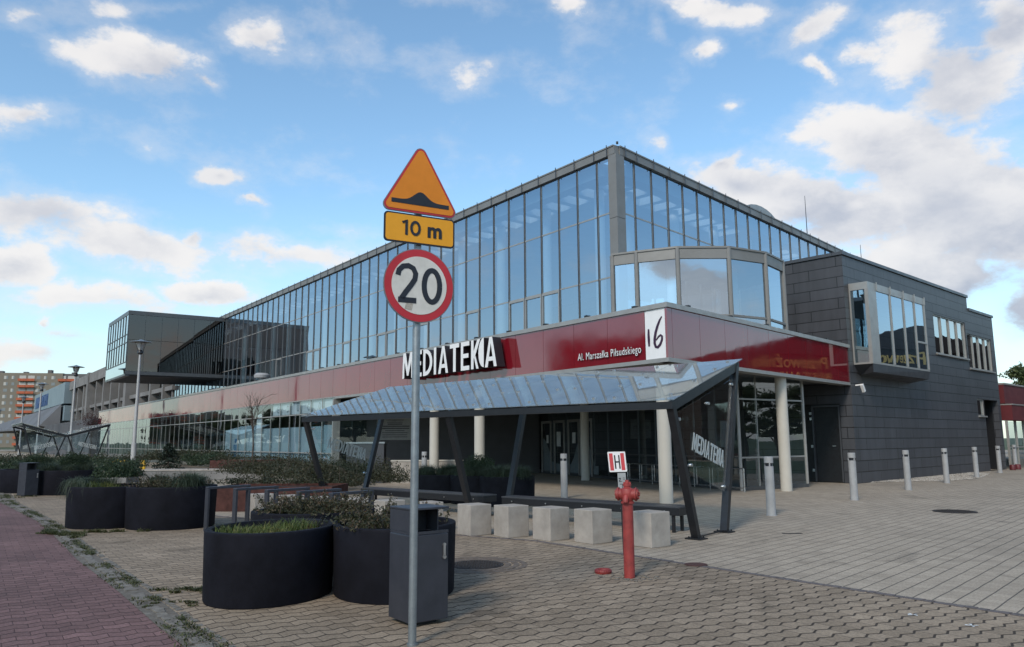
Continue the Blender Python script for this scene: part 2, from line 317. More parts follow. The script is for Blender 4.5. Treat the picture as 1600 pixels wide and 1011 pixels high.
# ------------------------------------------------------------------ mesh helper
class MB:
    def __init__(s): s.v = []; s.f = []; s.mi = []; s.uv = True
    def face(s, pts, mi=0):
        k = len(s.v); s.v += [tuple(p) for p in pts]; s.f.append(tuple(range(k, k + len(pts)))); s.mi.append(mi)
    def hexa(s, b, t, mi=0):
        """b, t: four bottom and four top points, counter-clockwise seen from above"""
        k = len(s.v); s.v += [tuple(p) for p in b] + [tuple(p) for p in t]
        for q in ((3, 2, 1, 0), (4, 5, 6, 7), (0, 1, 5, 4), (1, 2, 6, 5), (2, 3, 7, 6), (3, 0, 4, 7)):
            s.f.append(tuple(k + i for i in q)); s.mi.append(mi)
    def box(s, x0, x1, y0, y1, z0, z1, mi=0):
        s.hexa([(x0, y0, z0), (x1, y0, z0), (x1, y1, z0), (x0, y1, z0)], [(x0, y0, z1), (x1, y0, z1), (x1, y1, z1), (x0, y1, z1)], mi)
    def prism(s, poly, z0, z1, mi=0, top=None):
        k = len(s.v); n = len(poly); top = top or poly
        s.v += [(p[0], p[1], z0) for p in poly] + [(p[0], p[1], z1) for p in top]
        s.f.append(tuple(k + i for i in reversed(range(n)))); s.mi.append(mi)
        s.f.append(tuple(k + n + i for i in range(n))); s.mi.append(mi)
        for i in range(n):
            j = (i + 1) % n; s.f.append((k + i, k + j, k + n + j, k + n + i)); s.mi.append(mi)
    def beam(s, p, q, w, h, mi=0, up=(0, 0, 1)):
        p = Vector(p); q = Vector(q); d = (q - p).normalized(); u = Vector(up)
        a = d.cross(u)
        if a.length < 1e-4: a = d.cross(Vector((0, 1, 0)))
        a.normalize(); b = a.cross(d).normalized()
        c = [-a * w / 2 - b * h / 2, a * w / 2 - b * h / 2, a * w / 2 + b * h / 2, -a * w / 2 + b * h / 2]
        s.hexa([p + x for x in c], [q + x for x in c], mi)
    def tube(s, pts, rad, n=12, mi=0, cap=True):
        pts = [Vector(p) for p in pts]; rad = rad if isinstance(rad, (list, tuple)) else [rad] * len(pts)
        k = len(s.v); prev = None
        for i, p in enumerate(pts):
            d = (pts[min(i + 1, len(pts) - 1)] - pts[max(i - 1, 0)]).normalized()
            a = (Vector((1, 0, 0)) if prev is None else prev)
            if abs(a.dot(d)) > .95: a = Vector((0, 1, 0))
            a = (a - d * a.dot(d)).normalized(); prev = a; b = d.cross(a)
            for j in range(n):
                t = 2 * math.pi * j / n; s.v.append(tuple(p + (a * math.cos(t) + b * math.sin(t)) * rad[i]))
        for i in range(len(pts) - 1):
            for j in range(n):
                j2 = (j + 1) % n; s.f.append((k + i * n + j, k + i * n + j2, k + (i + 1) * n + j2, k + (i + 1) * n + j)); s.mi.append(mi)
        if cap:
            s.f.append(tuple(k + j for j in reversed(range(n)))); s.mi.append(mi)
            s.f.append(tuple(k + (len(pts) - 1) * n + j for j in range(n))); s.mi.append(mi)
    def lathe(s, prof, c=(0, 0), n=32, mi=0, ax=1., ay=1., close=True):
        k = len(s.v)
        for r, z in prof:
            for j in range(n):
                t = 2 * math.pi * j / n; s.v.append((c[0] + r * ax * math.cos(t), c[1] + r * ay * math.sin(t), z))
        for i in range(len(prof) - 1):
            for j in range(n):
                j2 = (j + 1) % n; s.f.append((k + i * n + j, k + i * n + j2, k + (i + 1) * n + j2, k + (i + 1) * n + j)); s.mi.append(mi)
        if close:
            s.f.append(tuple(k + j for j in reversed(range(n)))); s.mi.append(mi)
            m_ = k + (len(prof) - 1) * n; s.f.append(tuple(m_ + j for j in range(n))); s.mi.append(mi)
    def build(s, name, mats, parent=None, o=(0, 0, 0), smooth=False):
        me = bpy.data.meshes.new(name)
        o = Vector(o)
        me.from_pydata([tuple(Vector(v) - o) for v in s.v], [], s.f)
        for m in (mats if isinstance(mats, (list, tuple)) else [mats]): me.materials.append(M[m] if isinstance(m, str) else m)
        me.polygons.foreach_set('material_index', s.mi)
        if smooth:
            me.polygons.foreach_set('use_smooth', [True] * len(s.f))
            me.set_sharp_from_angle(angle=R(40))
        uvl = me.uv_layers.new(name='UVMap')
        for p in me.polygons:
            nr = p.normal
            if abs(nr.z) > .9: tx, tz = Vector((1, 0, 0)), Vector((0, 1, 0))
            else: tx = Vector((-nr.y, nr.x, 0)).normalized(); tz = Vector((0, 0, 1))
            for li in p.loop_indices:
                co = me.vertices[me.loops[li].vertex_index].co + o
                uvl.data[li].uv = (co.dot(tx), co.dot(tz))
        ob = bpy.data.objects.new(name, me); col.objects.link(ob)
        if parent is not None: ob.parent = parent
        elif o.length: ob.location = o
        return ob
def bevel(ob, w=.01, seg=2):
    b = ob.modifiers.new('bevel', 'BEVEL'); b.width = w; b.segments = seg; b.limit_method = 'ANGLE'; b.angle_limit = R(35)
    return ob
def empty(name, loc, rz=0.):
    e = bpy.data.objects.new(name, None); col.objects.link(e); e.location = loc; e.rotation_euler = (0, 0, rz); e.empty_display_size = .2
    return e
def tag(o, label=None, cat=None, group=None, kind=None):
    if label: o['label'] = label
    if cat: o['category'] = cat
    if group: o['group'] = group
    if kind: o['kind'] = kind
    return o
def copy_tree(o, parent=None):
    c = o.copy(); col.objects.link(c); c.parent = parent
    for ch in list(o.children): copy_tree(ch, c)
    return c
def text_mesh(s, size, extrude=.01, bold=0., mat='white', mat_side=None, align='LEFT', spacing=1.):
    cu = bpy.data.curves.new('text', 'FONT'); cu.body = s; cu.size = size; cu.extrude = extrude; cu.offset = bold
    cu.align_x = align; cu.space_character = spacing; cu.resolution_u = 4
    ob = bpy.data.objects.new('text', cu); col.objects.link(ob)
    dg = bpy.context.evaluated_depsgraph_get(); dg.update()
    me = bpy.data.meshes.new_from_object(ob.evaluated_get(dg))
    bpy.data.objects.remove(ob); bpy.data.curves.remove(cu)
    me.materials.clear(); me.materials.append(M[mat])
    if mat_side:
        me.materials.append(M[mat_side])
        for p in me.polygons: p.material_index = 0 if p.normal.z > .9 else 1
    else:
        for p in me.polygons: p.material_index = 0
    return me
def frame_mat(origin, xa, up, w=None):
    """matrix with local x -> xa, local y -> up, z -> xa x up"""
    xa = Vector(xa).normalized(); up = Vector(up).normalized(); z = xa.cross(up).normalized()
    m = Matrix((xa, up, z)).transposed().to_4x4(); m.translation = Vector(origin); return m
def place_mesh(me, name, mtx, parent, o=(0, 0, 0), scale=(1, 1, 1)):
    me.transform(mtx @ Matrix.Diagonal((*scale, 1))); me.transform(Matrix.Translation(-Vector(o)))
    me.name = name
    ob = bpy.data.objects.new(name, me); col.objects.link(ob); ob.parent = parent; return ob
def fit_text(me, width=None, height=None):
    xs = [v.co.x for v in me.vertices]; ys = [v.co.y for v in me.vertices]
    sx = width / (max(xs) - min(xs)) if width else 1; sy = height / (max(ys) - min(ys)) if height else 1
    me.transform(Matrix.Diagonal((sx, sy, 1, 1)) @ Matrix.Translation((-min(xs), -min(ys), 0))); return me

# foliage ---------------------------------------------------------------
def leaves(mb, c, r, n, size, mi=0, flat=.0, lump=.35, fn=None, up=0.):
    """leaf-sized faces through an uneven ellipsoid"""
    ph = [random.uniform(0, 6.28) for _ in range(6)]
    for _ in range(n):
        while True:
            d = Vector((random.gauss(0, 1), random.gauss(0, 1), random.gauss(0, 1)))
            if d.length > .01: break
        d.normalize()
        if flat and d.z < 0: d.z *= -flat
        rr = random.random() ** .45
        k = 1 + lump * (math.sin(3 * d.x + ph[0]) * math.sin(3.3 * d.y + ph[1]) + .6 * math.sin(7 * d.x + ph[2]) * math.sin(6 * d.z + ph[3]) + .3 * math.sin(13 * d.y + ph[4]))
        p = Vector(c) + Vector((d.x * r[0], d.y * r[1], d.z * r[2])) * rr * k
        if fn and not fn(p): continue
        one_leaf(mb, p, size * random.uniform(.6, 1.35), mi, up)
def one_leaf(mb, p, s, mi=0, up=0.):
    a = Vector((random.gauss(0, 1), random.gauss(0, 1), random.gauss(0, 1) + up)).normalized()
    b = a.cross(Vector((random.gauss(0, 1), random.gauss(0, 1), random.gauss(0, 1)))).normalized()
    mb.face([p - a * s * .5, p + b * s * .24, p + a * s * .5, p - b * s * .24], mi)
def blade(mb, p, h, lean, w=.006, mi=0, droop=.4):
    a = random.uniform(0, 6.28); d = Vector((math.cos(a), math.sin(a), 0)); side = Vector((-d.y, d.x, 0)) * w
    p = Vector(p); m_ = p + Vector((0, 0, h * .6)) + d * lean * h * .35
    t = p + Vector((0, 0, h * (1 - droop * random.random()))) + d * lean * h
    mb.face([p - side, p + side, m_ + side * .8, m_ - side * .8], mi); mb.face([m_ - side * .8, m_ + side * .8, t], mi)
def twig(mb, p, d, L, r, mi, depth=2):
    p = Vector(p); d = Vector(d).normalized(); q = p + d * L
    q += Vector((random.gauss(0, .06), random.gauss(0, .06), 0)) * L
    mb.tube([p, (p + q) / 2 + Vector((random.gauss(0, .03), random.gauss(0, .03), 0)) * L, q], [r, r * .8, r * .5], 5, mi, False)
    if depth:
        for _ in range(random.choice((2, 3))):
            t = random.uniform(.45, 1.); s = p.lerp(q, t)
            twig(mb, s, d + Vector((random.gauss(0, .45), random.gauss(0, .45), random.gauss(.1, .3))), L * random.uniform(.45, .7), r * .55, mi, depth - 1)

# ------------------------------------------------------------------ plan of the place
def V2(x, y): return Vector((x, y, 0))
C0 = V2(3.98, 19.5)                       # corner of the red canopy band
dA = V2(-.6, .8); nA = V2(-.8, -.6)       # street side: along the wall, outward
dB = V2(math.sin(R(43)), math.cos(R(43))); nB = V2(dB.y, -dB.x)
P0 = V2(3.52, 24.75)                      # corner of the glazed upper storey
AN = V2(12.66, 28.75); dC = V2(math.sin(R(47.5)), math.cos(R(47.5))); nC = V2(dC.y, -dC.x)   # annex corner, long side, outward
dD = V2(-dC.y, dC.x)                      # annex short side, going back
def at(o, d, s, z=0., out_=None, off=0.):
    p = o + d * s + (out_ * off if out_ is not None else V2(0, 0)); return Vector((p.x, p.y, z))
UP = Vector((0, 0, 1))

# ------------------------------------------------------------------ ground
def sheet(name, poly, z, mat):
    mb = MB(); mb.face([(p[0], p[1], z) for p in poly]); return tag(mb.build(name, mat), kind='structure')
sheet('ground', [(-1500, -1500), (1500, -1500), (1500, 1500), (-1500, 1500)], -.02, 'lawn')
# border curve between the tan wave pavers and the light slabs
BORD = [(-17.4, 28.6), (-12, 22.5), (-6.5, 17.6), (-3.2, 15.4), (-.91, 13.9), (.36, 13.1), (1.26, 11.95), (1.91, 11.13), (2.85, 9.94), (4.75, 7.49), (7.2, 4.2), (12, -3)]
KERB_IN = [(-60.5, 90), (-24.75, 37.5), (-14.1, 22.2), (-9.85, 16.8), (-8.3, 14.7), (-5.85, 11.3), (-4.12, 8.98), (-2.87, 7.25), (-2.42, 6.65), (.15, 3.0), (4.9, -4)]
sheet('pavement', KERB_IN[2:] + [(12, -3)] + BORD[::-1][1:] + [(-18.9, 29.6)], .004, 'pav_tan')
sheet('lawn', [(15, 17), (27, 36.5), (43, 36), (43, -4), (15, 2)], .006, 'lawn')
sheet('plaza', [(-140, 210)] + KERB_IN + [(20, -12), (60, 10), (90, 90), (30, 120)], 0., 'pav_light')
PATH = [(-61, 90), (-25.2, 37.5), (-14.5, 22.2), (-10.13, 16.8), (-8.6, 14.7), (-6.2, 11.3), (-4.45, 8.98), (-3.2, 7.25), (-2.74, 6.65), (-.2, 3.0), (4.5, -4)]
sheet('cycle_path', [(-80, 90), (-30, 22), (-14, -4)] + PATH[::-1], .004, 'pav_red')
sheet('kerb_strip', PATH[::-1] + KERB_IN[:], .006, 'mortar')
sheet('road', [(-95, 90), (-40, 10), (-30, -10), (40, -30), (60, -22), (12, -5), (-14.5, -4.2), (-30.6, 22), (-80.5, 90)], .002, 'asphalt')
# narrow edging stones along the border of the slabs, granite setts in the kerb strip
mb = MB()
def strip_blocks(line, L, w, z, off=0., jit=.01, t=.006, keep=1.):
    for a, b in zip(line[:-1], line[1:]):
        a = V2(*a); b = V2(*b); d = (b - a); n_ = max(1, round(d.length / L)); d.normalize(); nn = V2(-d.y, d.x)
        ll = (b - a).length / n_
        for i in range(n_):
            if random.random() > keep: continue
            p = a + d * (ll * i + .006) + nn * off; q = a + d * (ll * (i + 1) - .006) + nn * off
            j = lambda: random.uniform(-jit, jit)
            c = [p - nn * w / 2, q - nn * w / 2, q + nn * w / 2, p + nn * w / 2]
            c = [V2(x.x + j(), x.y + j()) for x in c]
            zz = z + random.uniform(-.003, .003)
            mb.prism([(x.x, x.y) for x in c], z - .03, zz + t)
strip_blocks(BORD[1:], .10, .095, .004, 0, .006, .006)
tag(mb.build('edging_stones', plain('dark_edging', (.115, .10, .098), .9, 0, .3, 9., .5, 60)), kind='structure')
mb = MB()
near = KERB_IN[1:-1]; mid = [((a[0] + b[0]) / 2 + .02, (a[1] + b[1]) / 2) for a, b in zip(PATH, KERB_IN)][1:-1]
strip_blocks(near, .10, .06, .002, .045, .012, .010, .75)
strip_blocks(mid, .24, .11, .0, -.015, .025, .016, .74)
strip_blocks(PATH[2:-1], .14, .05, .0, .04, .02, .010, .4)
tag(mb.build('granite_kerb', 'granite'), kind='structure')
# moss and grass in the joints
mb = MB()
for a, b in zip(mid[:-1], mid[1:]):
    a = V2(*a); b = V2(*b); L = (b - a).length
    if a.y > 40: continue
    for _ in range(int(L * 60)):
        t = random.random(); p = a.lerp(b, t); off = random.choice((.07, .07, .09, -.09))
        if math.sin(p.y * 2.1) + math.sin(p.y * 5.3 + 1) < -.1: continue
        nn = V2((b - a).y, -(b - a).x).normalized()
        q = p - nn * (-off) * -1 + V2(random.gauss(0, .03), random.gauss(0, .04))
        for _ in range(7): blade(mb, (q.x + random.gauss(0, .03), q.y + random.gauss(0, .03), .008), random.uniform(.008, .035), 1.6, .006, 0)
def patch(cx, cy, rx, ry, n, h=.05, rot=0.):
    for _ in range(n):
        a = random.uniform(0, 6.28); r = random.random() ** .6
        x, y = math.cos(a) * r * rx, math.sin(a) * r * ry
        blade(mb, (cx + x * math.cos(rot) - y * math.sin(rot), cy + x * math.sin(rot) + y * math.cos(rot), .006), random.uniform(.3, 1.) * h, 1.5, .006, 0)
for k in range(26):
    t = random.random(); patch(-8.9 + 1.3 * t + random.gauss(0, .1), 15.0 - 1.1 * t + random.gauss(0, .12), random.uniform(.08, .2), random.uniform(.05, .12), 60, random.uniform(.04, .11), -.9)
for k in range(8): patch(-7.6 + random.gauss(0, .25), 14.75 + random.gauss(0, .08), .15, .06, 50, .08)
for k in range(14): patch(-3.5 + random.gauss(0, .2), 9.0 + random.gauss(0, .09), random.uniform(.06, .13), .04, 55, .05, .3)
for k in range(9): patch(-3.35 + random.gauss(0, .22), 8.3 + random.gauss(0, .12), random.uniform(.03, .08), .03, 30, .03, .3)
for k in range(16): patch(-16.2 + random.gauss(0, .6), 24.4 + random.gauss(0, .5), .2, .1, 45, .07)
tag(mb.build('joint_grass', 'moss'), 'low moss and grass growing in the joints beside the kerb stones', 'grass', kind='stuff')
# gravel margin along the annex: pale pebbles
poly = [at(AN, dC, .9, .006, nC, .02), at(AN, dC, 4.0, .006, nC, 1.7), at(AN, dC, 6.5, .006, nC, 2.0), at(AN, dC, 11.5, .006, nC, 1.0), at(AN, dC, 12.5, .006, nC, .02)]
sheet('gravel_bed', [(p.x, p.y) for p in poly], .007, 'gravel')
mb = MB()
def inpoly(x, y, P):
    c = False
    for i in range(len(P)):
        a, b = P[i], P[i - 1]
        if (a.y > y) != (b.y > y) and x < (b.x - a.x) * (y - a.y) / (b.y - a.y) + a.x: c = not c
    return c
for _ in range(7000):
    s = random.uniform(.9, 12.5); o_ = random.uniform(0.02, 2.0); p = at(AN, dC, s, 0, nC, o_)
    if not inpoly(p.x, p.y, poly): continue
    r = random.uniform(.02, .05)
    k = len(mb.v)
    for d in ((1, 0, 0), (0, 1, 0), (-1, 0, 0), (0, -1, 0), (0, 0, .8)):
        mb.v.append((p.x + d[0] * r * random.uniform(.7, 1.2), p.y + d[1] * r * random.uniform(.7, 1.2), .008 + d[2] * r))
    for f in ((0, 1, 4), (1, 2, 4), (2, 3, 4), (3, 0, 4)): mb.f.append(tuple(k + i for i in f)); mb.mi.append(0)
tag(mb.build('pebbles', leaf('pebble_colours', (.10, .09, .08), (.30, .27, .23), (.5, .47, .42), 0.)), 'pale rounded pebbles lying along the foot of the grey clad wall', 'pebbles', kind='stuff')

# ------------------------------------------------------------------ the glazed library building
LIB = Vector((C0.x, C0.y, 0))
lib = tag(empty('library_building', LIB), 'glass library building with blue glazed upper storey over a red panelled band', 'building')
def fbox(mb, o, d, nout, s0, s1, f0, f1, z0, z1, mi=0):
    """box in a facade frame: s along the wall, f outward"""
    c = [at(o, d, s0, 0, nout, f0), at(o, d, s1, 0, nout, f0), at(o, d, s1, 0, nout, f1), at(o, d, s0, 0, nout, f1)]
    pts = [(p.x, p.y) for p in c]
    ar = sum(pts[i][0] * pts[(i + 1) % 4][1] - pts[(i + 1) % 4][0] * pts[i][1] for i in range(4))
    if ar < 0: pts = pts[::-1]
    mb.prism(pts, z0, z1, mi)
def fquad(mb, o, d, nout, s0, s1, f, z0, z1, mi=0, tilt=0.):
    a = [at(o, d, s0, z0, nout, f - tilt), at(o, d, s1, z0, nout, f), at(o, d, s1, z1, nout, f + tilt), at(o, d, s0, z1, nout, f)]
    nrm = (a[1] - a[0]).cross(a[3] - a[0])
    if nrm.dot(nout) < 0: a = a[::-1]
    mb.face(a, mi)
def curtain(o, d, nout, edges, levels, tr_z, glassmat, top, fin=.045, mull=.036, framemat='alu', parent=lib, opened=(), base=LIB, fintop=.07, tilt=.004):
    """one window (glass) with its frame for every bay"""
    for i, (a, b) in enumerate(zip(edges[:-1], edges[1:])):
        g = MB()
        for z0, z1 in zip(levels[:-1], levels[1:]):
            fquad(g, o, d, nout, a, b, 0, z0, z1, 0, random.uniform(-tilt, tilt))
        w = g.build('window', glassmat, parent, base)
        f = MB()
        fbox(f, o, d, nout, a - mull / 2, a + mull / 2, -.05, .008, levels[0], top)
        if fintop: fbox(f, o, d, nout, a - .009, a + .009, .009, fin, levels[0], top, 1); fbox(f, o, d, nout, a - .014, a + .014, .132, .15, top - .02, top + .30 + fintop, 1)
        for z in tr_z: fbox(f, o, d, nout, a + mull / 2, b - mull / 2, -.04, .012, z - .026, z + .026)
        if i in opened:
            z0, z1 = levels[0], levels[1]
            z0 = max(z0, levels[0])
            for q in ((a + mull / 2, a + mull / 2 + .05, z0 + .02, z1 - .03), (b - mull / 2 - .05, b - mull / 2, z0 + .02, z1 - .03)): fbox(f, o, d, nout, q[0], q[1], .003, .045, q[2], q[3])
            fbox(f, o, d, nout, a + mull / 2 + .05, b - mull / 2 - .05, .003, .045, z1 - .10, z1 - .03)
        f.build('frame', [framemat, 'anth_cap'], w, base)
    return
TOP = 11.17; ZR = 4.95
# upper storey, street side
eA = [.28, .92] + [.92 + 1.022 * k for k in range(1, 57)]
curtain(P0, dA, nA, eA, [ZR + .05, 7.0, 9.2, TOP], (7.0, 9.2), 'glass_up', TOP, opened=(3, 4, 5, 8, 12, 15, 16, 20, 24, 25, 30))
eB = [.38, 1.08] + [1.08 + 1.07 * k for k in range(1, 23)]
curtain(P0, dB, nB, eB, [ZR + .05, 9.2, TOP], (9.2,), 'glass_up', TOP)
mb = MB()
fbox(mb, P0, dA, nA, -.05, eA[-1], -.3, .105, TOP, TOP + .26)
fbox(mb, P0, dB, nB, .12, eB[-1], -.3, .105, TOP, TOP + .26)
fbox(mb, P0, dA, nA, -.02, eA[-1], -.3, .13, TOP + .26, TOP + .31)
fbox(mb, P0, dB, nB, .12, eB[-1], -.3, .13, TOP + .26, TOP + .31)
mb.build('roof_edge', 'fascia', lib, LIB)
mb = MB()   # corner pier
q = [at(P0, dA, .26, 0, nA, .10), P0 + (nA + nB).normalized() * .14, at(P0, dB, .36, 0, nB, .10), at(P0, dB, .36, 0, nB, -.1), at(P0, dA, .26, 0, nA, -.1)]
mb.prism([(p.x, p.y) for p in q], ZR, 8.95); mb.prism([(p.x, p.y) for p in q], 8.965, TOP - .003)
mb.build('corner_pier', 'fascia', lib, LIB)
# roof with a row of openings behind the glass line
mb = MB()
def roofrow(o, d, nout, n, s0, pitch):
    for k in range(n):
        a = s0 + pitch * k
        fbox(mb, o, d, nout, a, a + .3, -1.9, -.8, 10.75, 11.2)
    fbox(mb, o, d, nout, s0, s0 + pitch * n, -.8, -.301, 10.75, 11.2)
roofrow(P0, dA, nA, 56, .95, 1.022); roofrow(P0, dB, nB, 22, 1.1, 1.07)
inner = [at(P0, dA, .9, 0, nA, -1.9), at(P0, dA, 57, 0, nA, -1.9), at(P0, dA, 57, 0, nA, -16), at(P0, dB, 24, 0, nB, -20), at(P0, dB, 24, 0, nB, -1.9)]
# inner corner where the two set-back lines meet
def isect(p, d, q, e):
    den = d.x * e.y - d.y * e.x; t = ((q.x - p.x) * e.y - (q.y - p.y) * e.x) / den; return p + d * t
ic = isect(at(P0, dA, 0, 0, nA, -1.9), dA, at(P0, dB, 0, 0, nB, -1.9), dB)
pl = [ic, at(P0, dB, 24, 0, nB, -1.9), at(P0, dB, 24, 0, nB, -30), at(P0, dA, 57, 0, nA, -16), at(P0, dA, 57, 0, nA, -1.9)]
mb.prism([(p.x, p.y) for p in pl], 10.74, 11.19)
mb.build('roof', 'interior_light', lib, LIB)
mb = MB()
fl = [P0 - (nA + nB).normalized() * .2, at(P0, dB, 24, 0, nB, -.2), at(P0, dB, 24, 0, nB, -30), at(P0, dA, 57, 0, nA, -16), at(P0, dA, 57, 0, nA, -.2)]
mb.prism([(p.x, p.y) for p in fl], 5.3, 5.45); mb.build('upper_floor', 'interior_floor', lib, LIB)
mb = MB()
ic2 = isect(at(P0, dA, 0, 0, nA, -9), dA, at(P0, dB, 0, 0, nB, -9), dB)
a_ = at(P0, dA, 57, 0, nA, -9); b_ = at(P0, dB, 24, 0, nB, -9)
mb.prism([(ic2.x, ic2.y), (b_.x, b_.y), (b_.x + nB.x * -.3, b_.y + nB.y * -.3), (ic2.x, ic2.y + .8), (a_.x - nA.x * .3, a_.y - nA.y * .3), (a_.x, a_.y)], 5.46, 10.73)
# partial partitions and shelving seen behind the panes
for k in range(2, 26):
    s = k * 2.04 + .6
    if random.random() < .6: fbox(mb, P0, dA, nA, s, s + random.uniform(.8, 1.8), -5.2, -4.9, 5.46, 5.46 + random.choice((1.2, 2.2, 2.2, 3.6)))
mb.build('inner_wall', 'interior_light', lib, LIB)
for k in range(19):
    c = MB(); p = at(P0, dA, 2.2 + 3.066 * k, 0, nA, -1.3); c.tube([(p.x, p.y, 5.46), (p.x, p.y, 10.73)], .19, 16)
    c.build('inner_column', 'white', lib, LIB, True)
for k in range(6):
    c = MB(); p = at(P0, dB, 2.6 + 3.21 * k, 0, nB, -1.3); c.tube([(p.x, p.y, 5.46), (p.x, p.y, 10.73)], .19, 16)
    c.build('inner_column', 'white', lib, LIB, True)
# end walls of the upper storey
mb = MB(); fbox(mb, P0, dA, nA, eA[-1] + .03, eA[-1] + .4, -16, .1, 5, 11.45); fbox(mb, P0, dB, nB, eB[-1] + .03, eB[-1] + .4, -30, .1, 5, 11.45)
mb.build('end_wall', 'concrete', lib, LIB)
# red band with its soffit, coping and the roof terrace behind
ZB0, ZB1 = 3.72, 5.02
mb = MB(); s = .78
LA = 84.
while s < LA:
    e = min(s + 1.42, LA); t1, t2 = random.uniform(-.002, .002), random.uniform(-.002, .002)
    g0 = .012
    a = [at(C0, dA, e - g0, ZB0, nA, 0), at(C0, dA, s, ZB0, nA, t1), at(C0, dA, s, ZB1, nA, 0), at(C0, dA, e - g0, ZB1, nA, t2)]
    b = [Vector(p) - nA * .06 for p in a]
    mb.face(a); mb.face([b[1], b[0], b[3], b[2]]); mb.face([a[0], a[3], b[3], b[0]]); mb.face([a[2], a[1], b[1], b[2]]); s = e
mb.build('street_band', 'red_panel', lib, LIB)
mb = MB(); s = .0; EB = 12.93
while s < EB:
    e = min(s + (.25 if s == 0 else 1.42), EB); t1, t2 = random.uniform(-.002, .002), random.uniform(-.002, .002)
    a = [at(C0, dB, s, ZB0, nB, 0), at(C0, dB, e - .012, ZB0, nB, t1), at(C0, dB, e - .012, ZB1, nB, 0), at(C0, dB, s, ZB1, nB, t2)]
    b = [Vector(p) - nB * .06 for p in a]
    mb.face(a); mb.face([b[1], b[0], b[3], b[2]]); mb.face([a[0], a[3], b[3], b[0]]); mb.face([a[2], a[1], b[1], b[2]]); s = e
mb.build('plaza_band', 'red_panel', lib, LIB)
mb = MB()  # dark backing behind the panels
fbox(mb, C0, dA, nA, .1, LA, -.3, -.08, ZB0, ZB1); fbox(mb, C0, dB, nB, .25, EB, -.3, -.08, ZB0, ZB1)
mb.build('band_backing', 'interior_dark', lib, LIB)
mb = MB()
fbox(mb, C0, dA, nA, .08, LA, -.35, .05, ZB1 + .004, ZB1 + .13); fbox(mb, C0, dB, nB, .06, EB, -.35, .05, ZB1 + .004, ZB1 + .13)
k = (nA + nB).normalized()
mb.prism([(p.x, p.y) for p in (C0 + k * .065, at(C0, dB, .06, 0, nB, .05), at(C0, dB, .06, 0, nB, -.2), at(C0, dA, .08, 0, nA, -.2), at(C0, dA, .08, 0, nA, .05))], ZB1 + .004, ZB1 + .13)
fbox(mb, C0, dA, nA, .08, 20.35, -.35, .03, ZB0 - .11, ZB0 - .004); fbox(mb, C0, dA, nA, 20.35, LA, -.3, .03, ZB0 - .05, ZB0 - .004)
fbox(mb, C0, dB, nB, .06, EB, -.35, .03, ZB0 - .11, ZB0 - .004)
mb.prism([(p.x, p.y) for p in (C0 + k * .04, at(C0, dB, .06, 0, nB, .03), at(C0, dB, .06, 0, nB, -.2), at(C0, dA, .08, 0, nA, -.2), at(C0, dA, .08, 0, nA, .03))], ZB0 - .11, ZB0 - .004)
mb.build('coping', 'alu', lib, LIB)
for k in range(26):
    mb = MB(); fbox(mb, C0, dA, nA, 1.1 + 1.9 * k, 1.22 + 1.9 * k, -.12, .02, ZB1 + .135, ZB1 + .19); mb.build('coping_hook', 'black_steel', lib, LIB)
for k in range(5):
    mb = MB(); fbox(mb, C0, dB, nB, 1.1 + 2.4 * k, 1.2 + 2.4 * k, -.12, .02, ZB1 + .135, ZB1 + .19); mb.build('coping_hook', 'black_steel', lib, LIB)
# terrace slab / soffit
W0 = V2(7.35, 25.2); dW = V2(-.375, .927); W1 = W0 + dW * 15.8; R1 = V2(10.15, 27.0); R2 = V2(11.33, 30.0)
sl = [at(C0, dA, .1, 0, nA, -.1), at(C0, dB, 12.8, 0, nB, -.1), V2(11.3, 30.1), at(P0, dB, 24, 0, nB, -.3), at(P0, dB, 24, 0, nB, -16), at(P0, dA, 84, 0, nA, -12), at(C0, dA, 84, 0, nA, -.1)]
mb = MB(); mb.prism([(p.x, p.y) for p in sl], ZB0 + .02, ZR - .03); mb.build('terrace_slab', 'soffit', lib, LIB)
# white corner panel with the house number
mb = MB(); fbox(mb, C0, dA, nA, .03, .76, -.06, .004, ZB0, ZB1); pn = mb.build('number_panel', 'white', lib, LIB)
def brush(mb, pts, w, z=.012):
    """brush stroke in the local x/y plane"""
    P = [Vector((*p, 0)) for p in pts]
    L = []; Rr = []
    for i, p in enumerate(P):
        d = (P[min(i + 1, len(P) - 1)] - P[max(i - 1, 0)]).normalized(); nn = Vector((-d.y, d.x, 0)); ww = w[i] / 2 if isinstance(w, list) else w / 2
        L.append(p + nn * ww); Rr.append(p - nn * ww)
    for i in range(len(P) - 1):
        b = [L[i], L[i + 1], Rr[i + 1], Rr[i]]
        nrm = (b[1] - b[0]).cross(b[2] - b[0])
        if nrm.z < 0: b = b[::-1]
        mb.hexa([(*x.xy, 0) for x in b], [(*x.xy, z) for x in b])
for st_, w_ in (([(.13, .34), (.125, .5), (.12, .66), (.125, .80)], [.05, .075, .07, .045]),
      ([(.60, 1.08), (.52, .98), (.44, .84), (.37, .68), (.33, .52), (.325, .40), (.36, .31), (.43, .29), (.52, .36), (.58, .47), (.59, .56), (.54, .60), (.46, .56), (.38, .48)],
       [.03, .06, .075, .08, .08, .075, .07, .07, .07, .065, .06, .05, .045, .03])):
    mb = MB(); brush(mb, st_, w_); ob = mb.build('tmp', 'ink'); me = ob.data; bpy.data.objects.remove(ob)
    place_mesh(me, 'house_number_digit', frame_mat(at(C0, dA, .76, ZB0, nA, .006), -dA, UP), pn, LIB)
# street name on the band
me = fit_text(text_mesh('Al. Marsza\u0142ka Pi\u0142sudskiego', .3, .012, .0, 'white', 'letterside', spacing=1.1), 2.50, .27)
place_mesh(me, 'street_name', frame_mat(at(C0, dA, 3.38, ZB0 + .13, nA, .05), -dA, UP), lib, LIB)
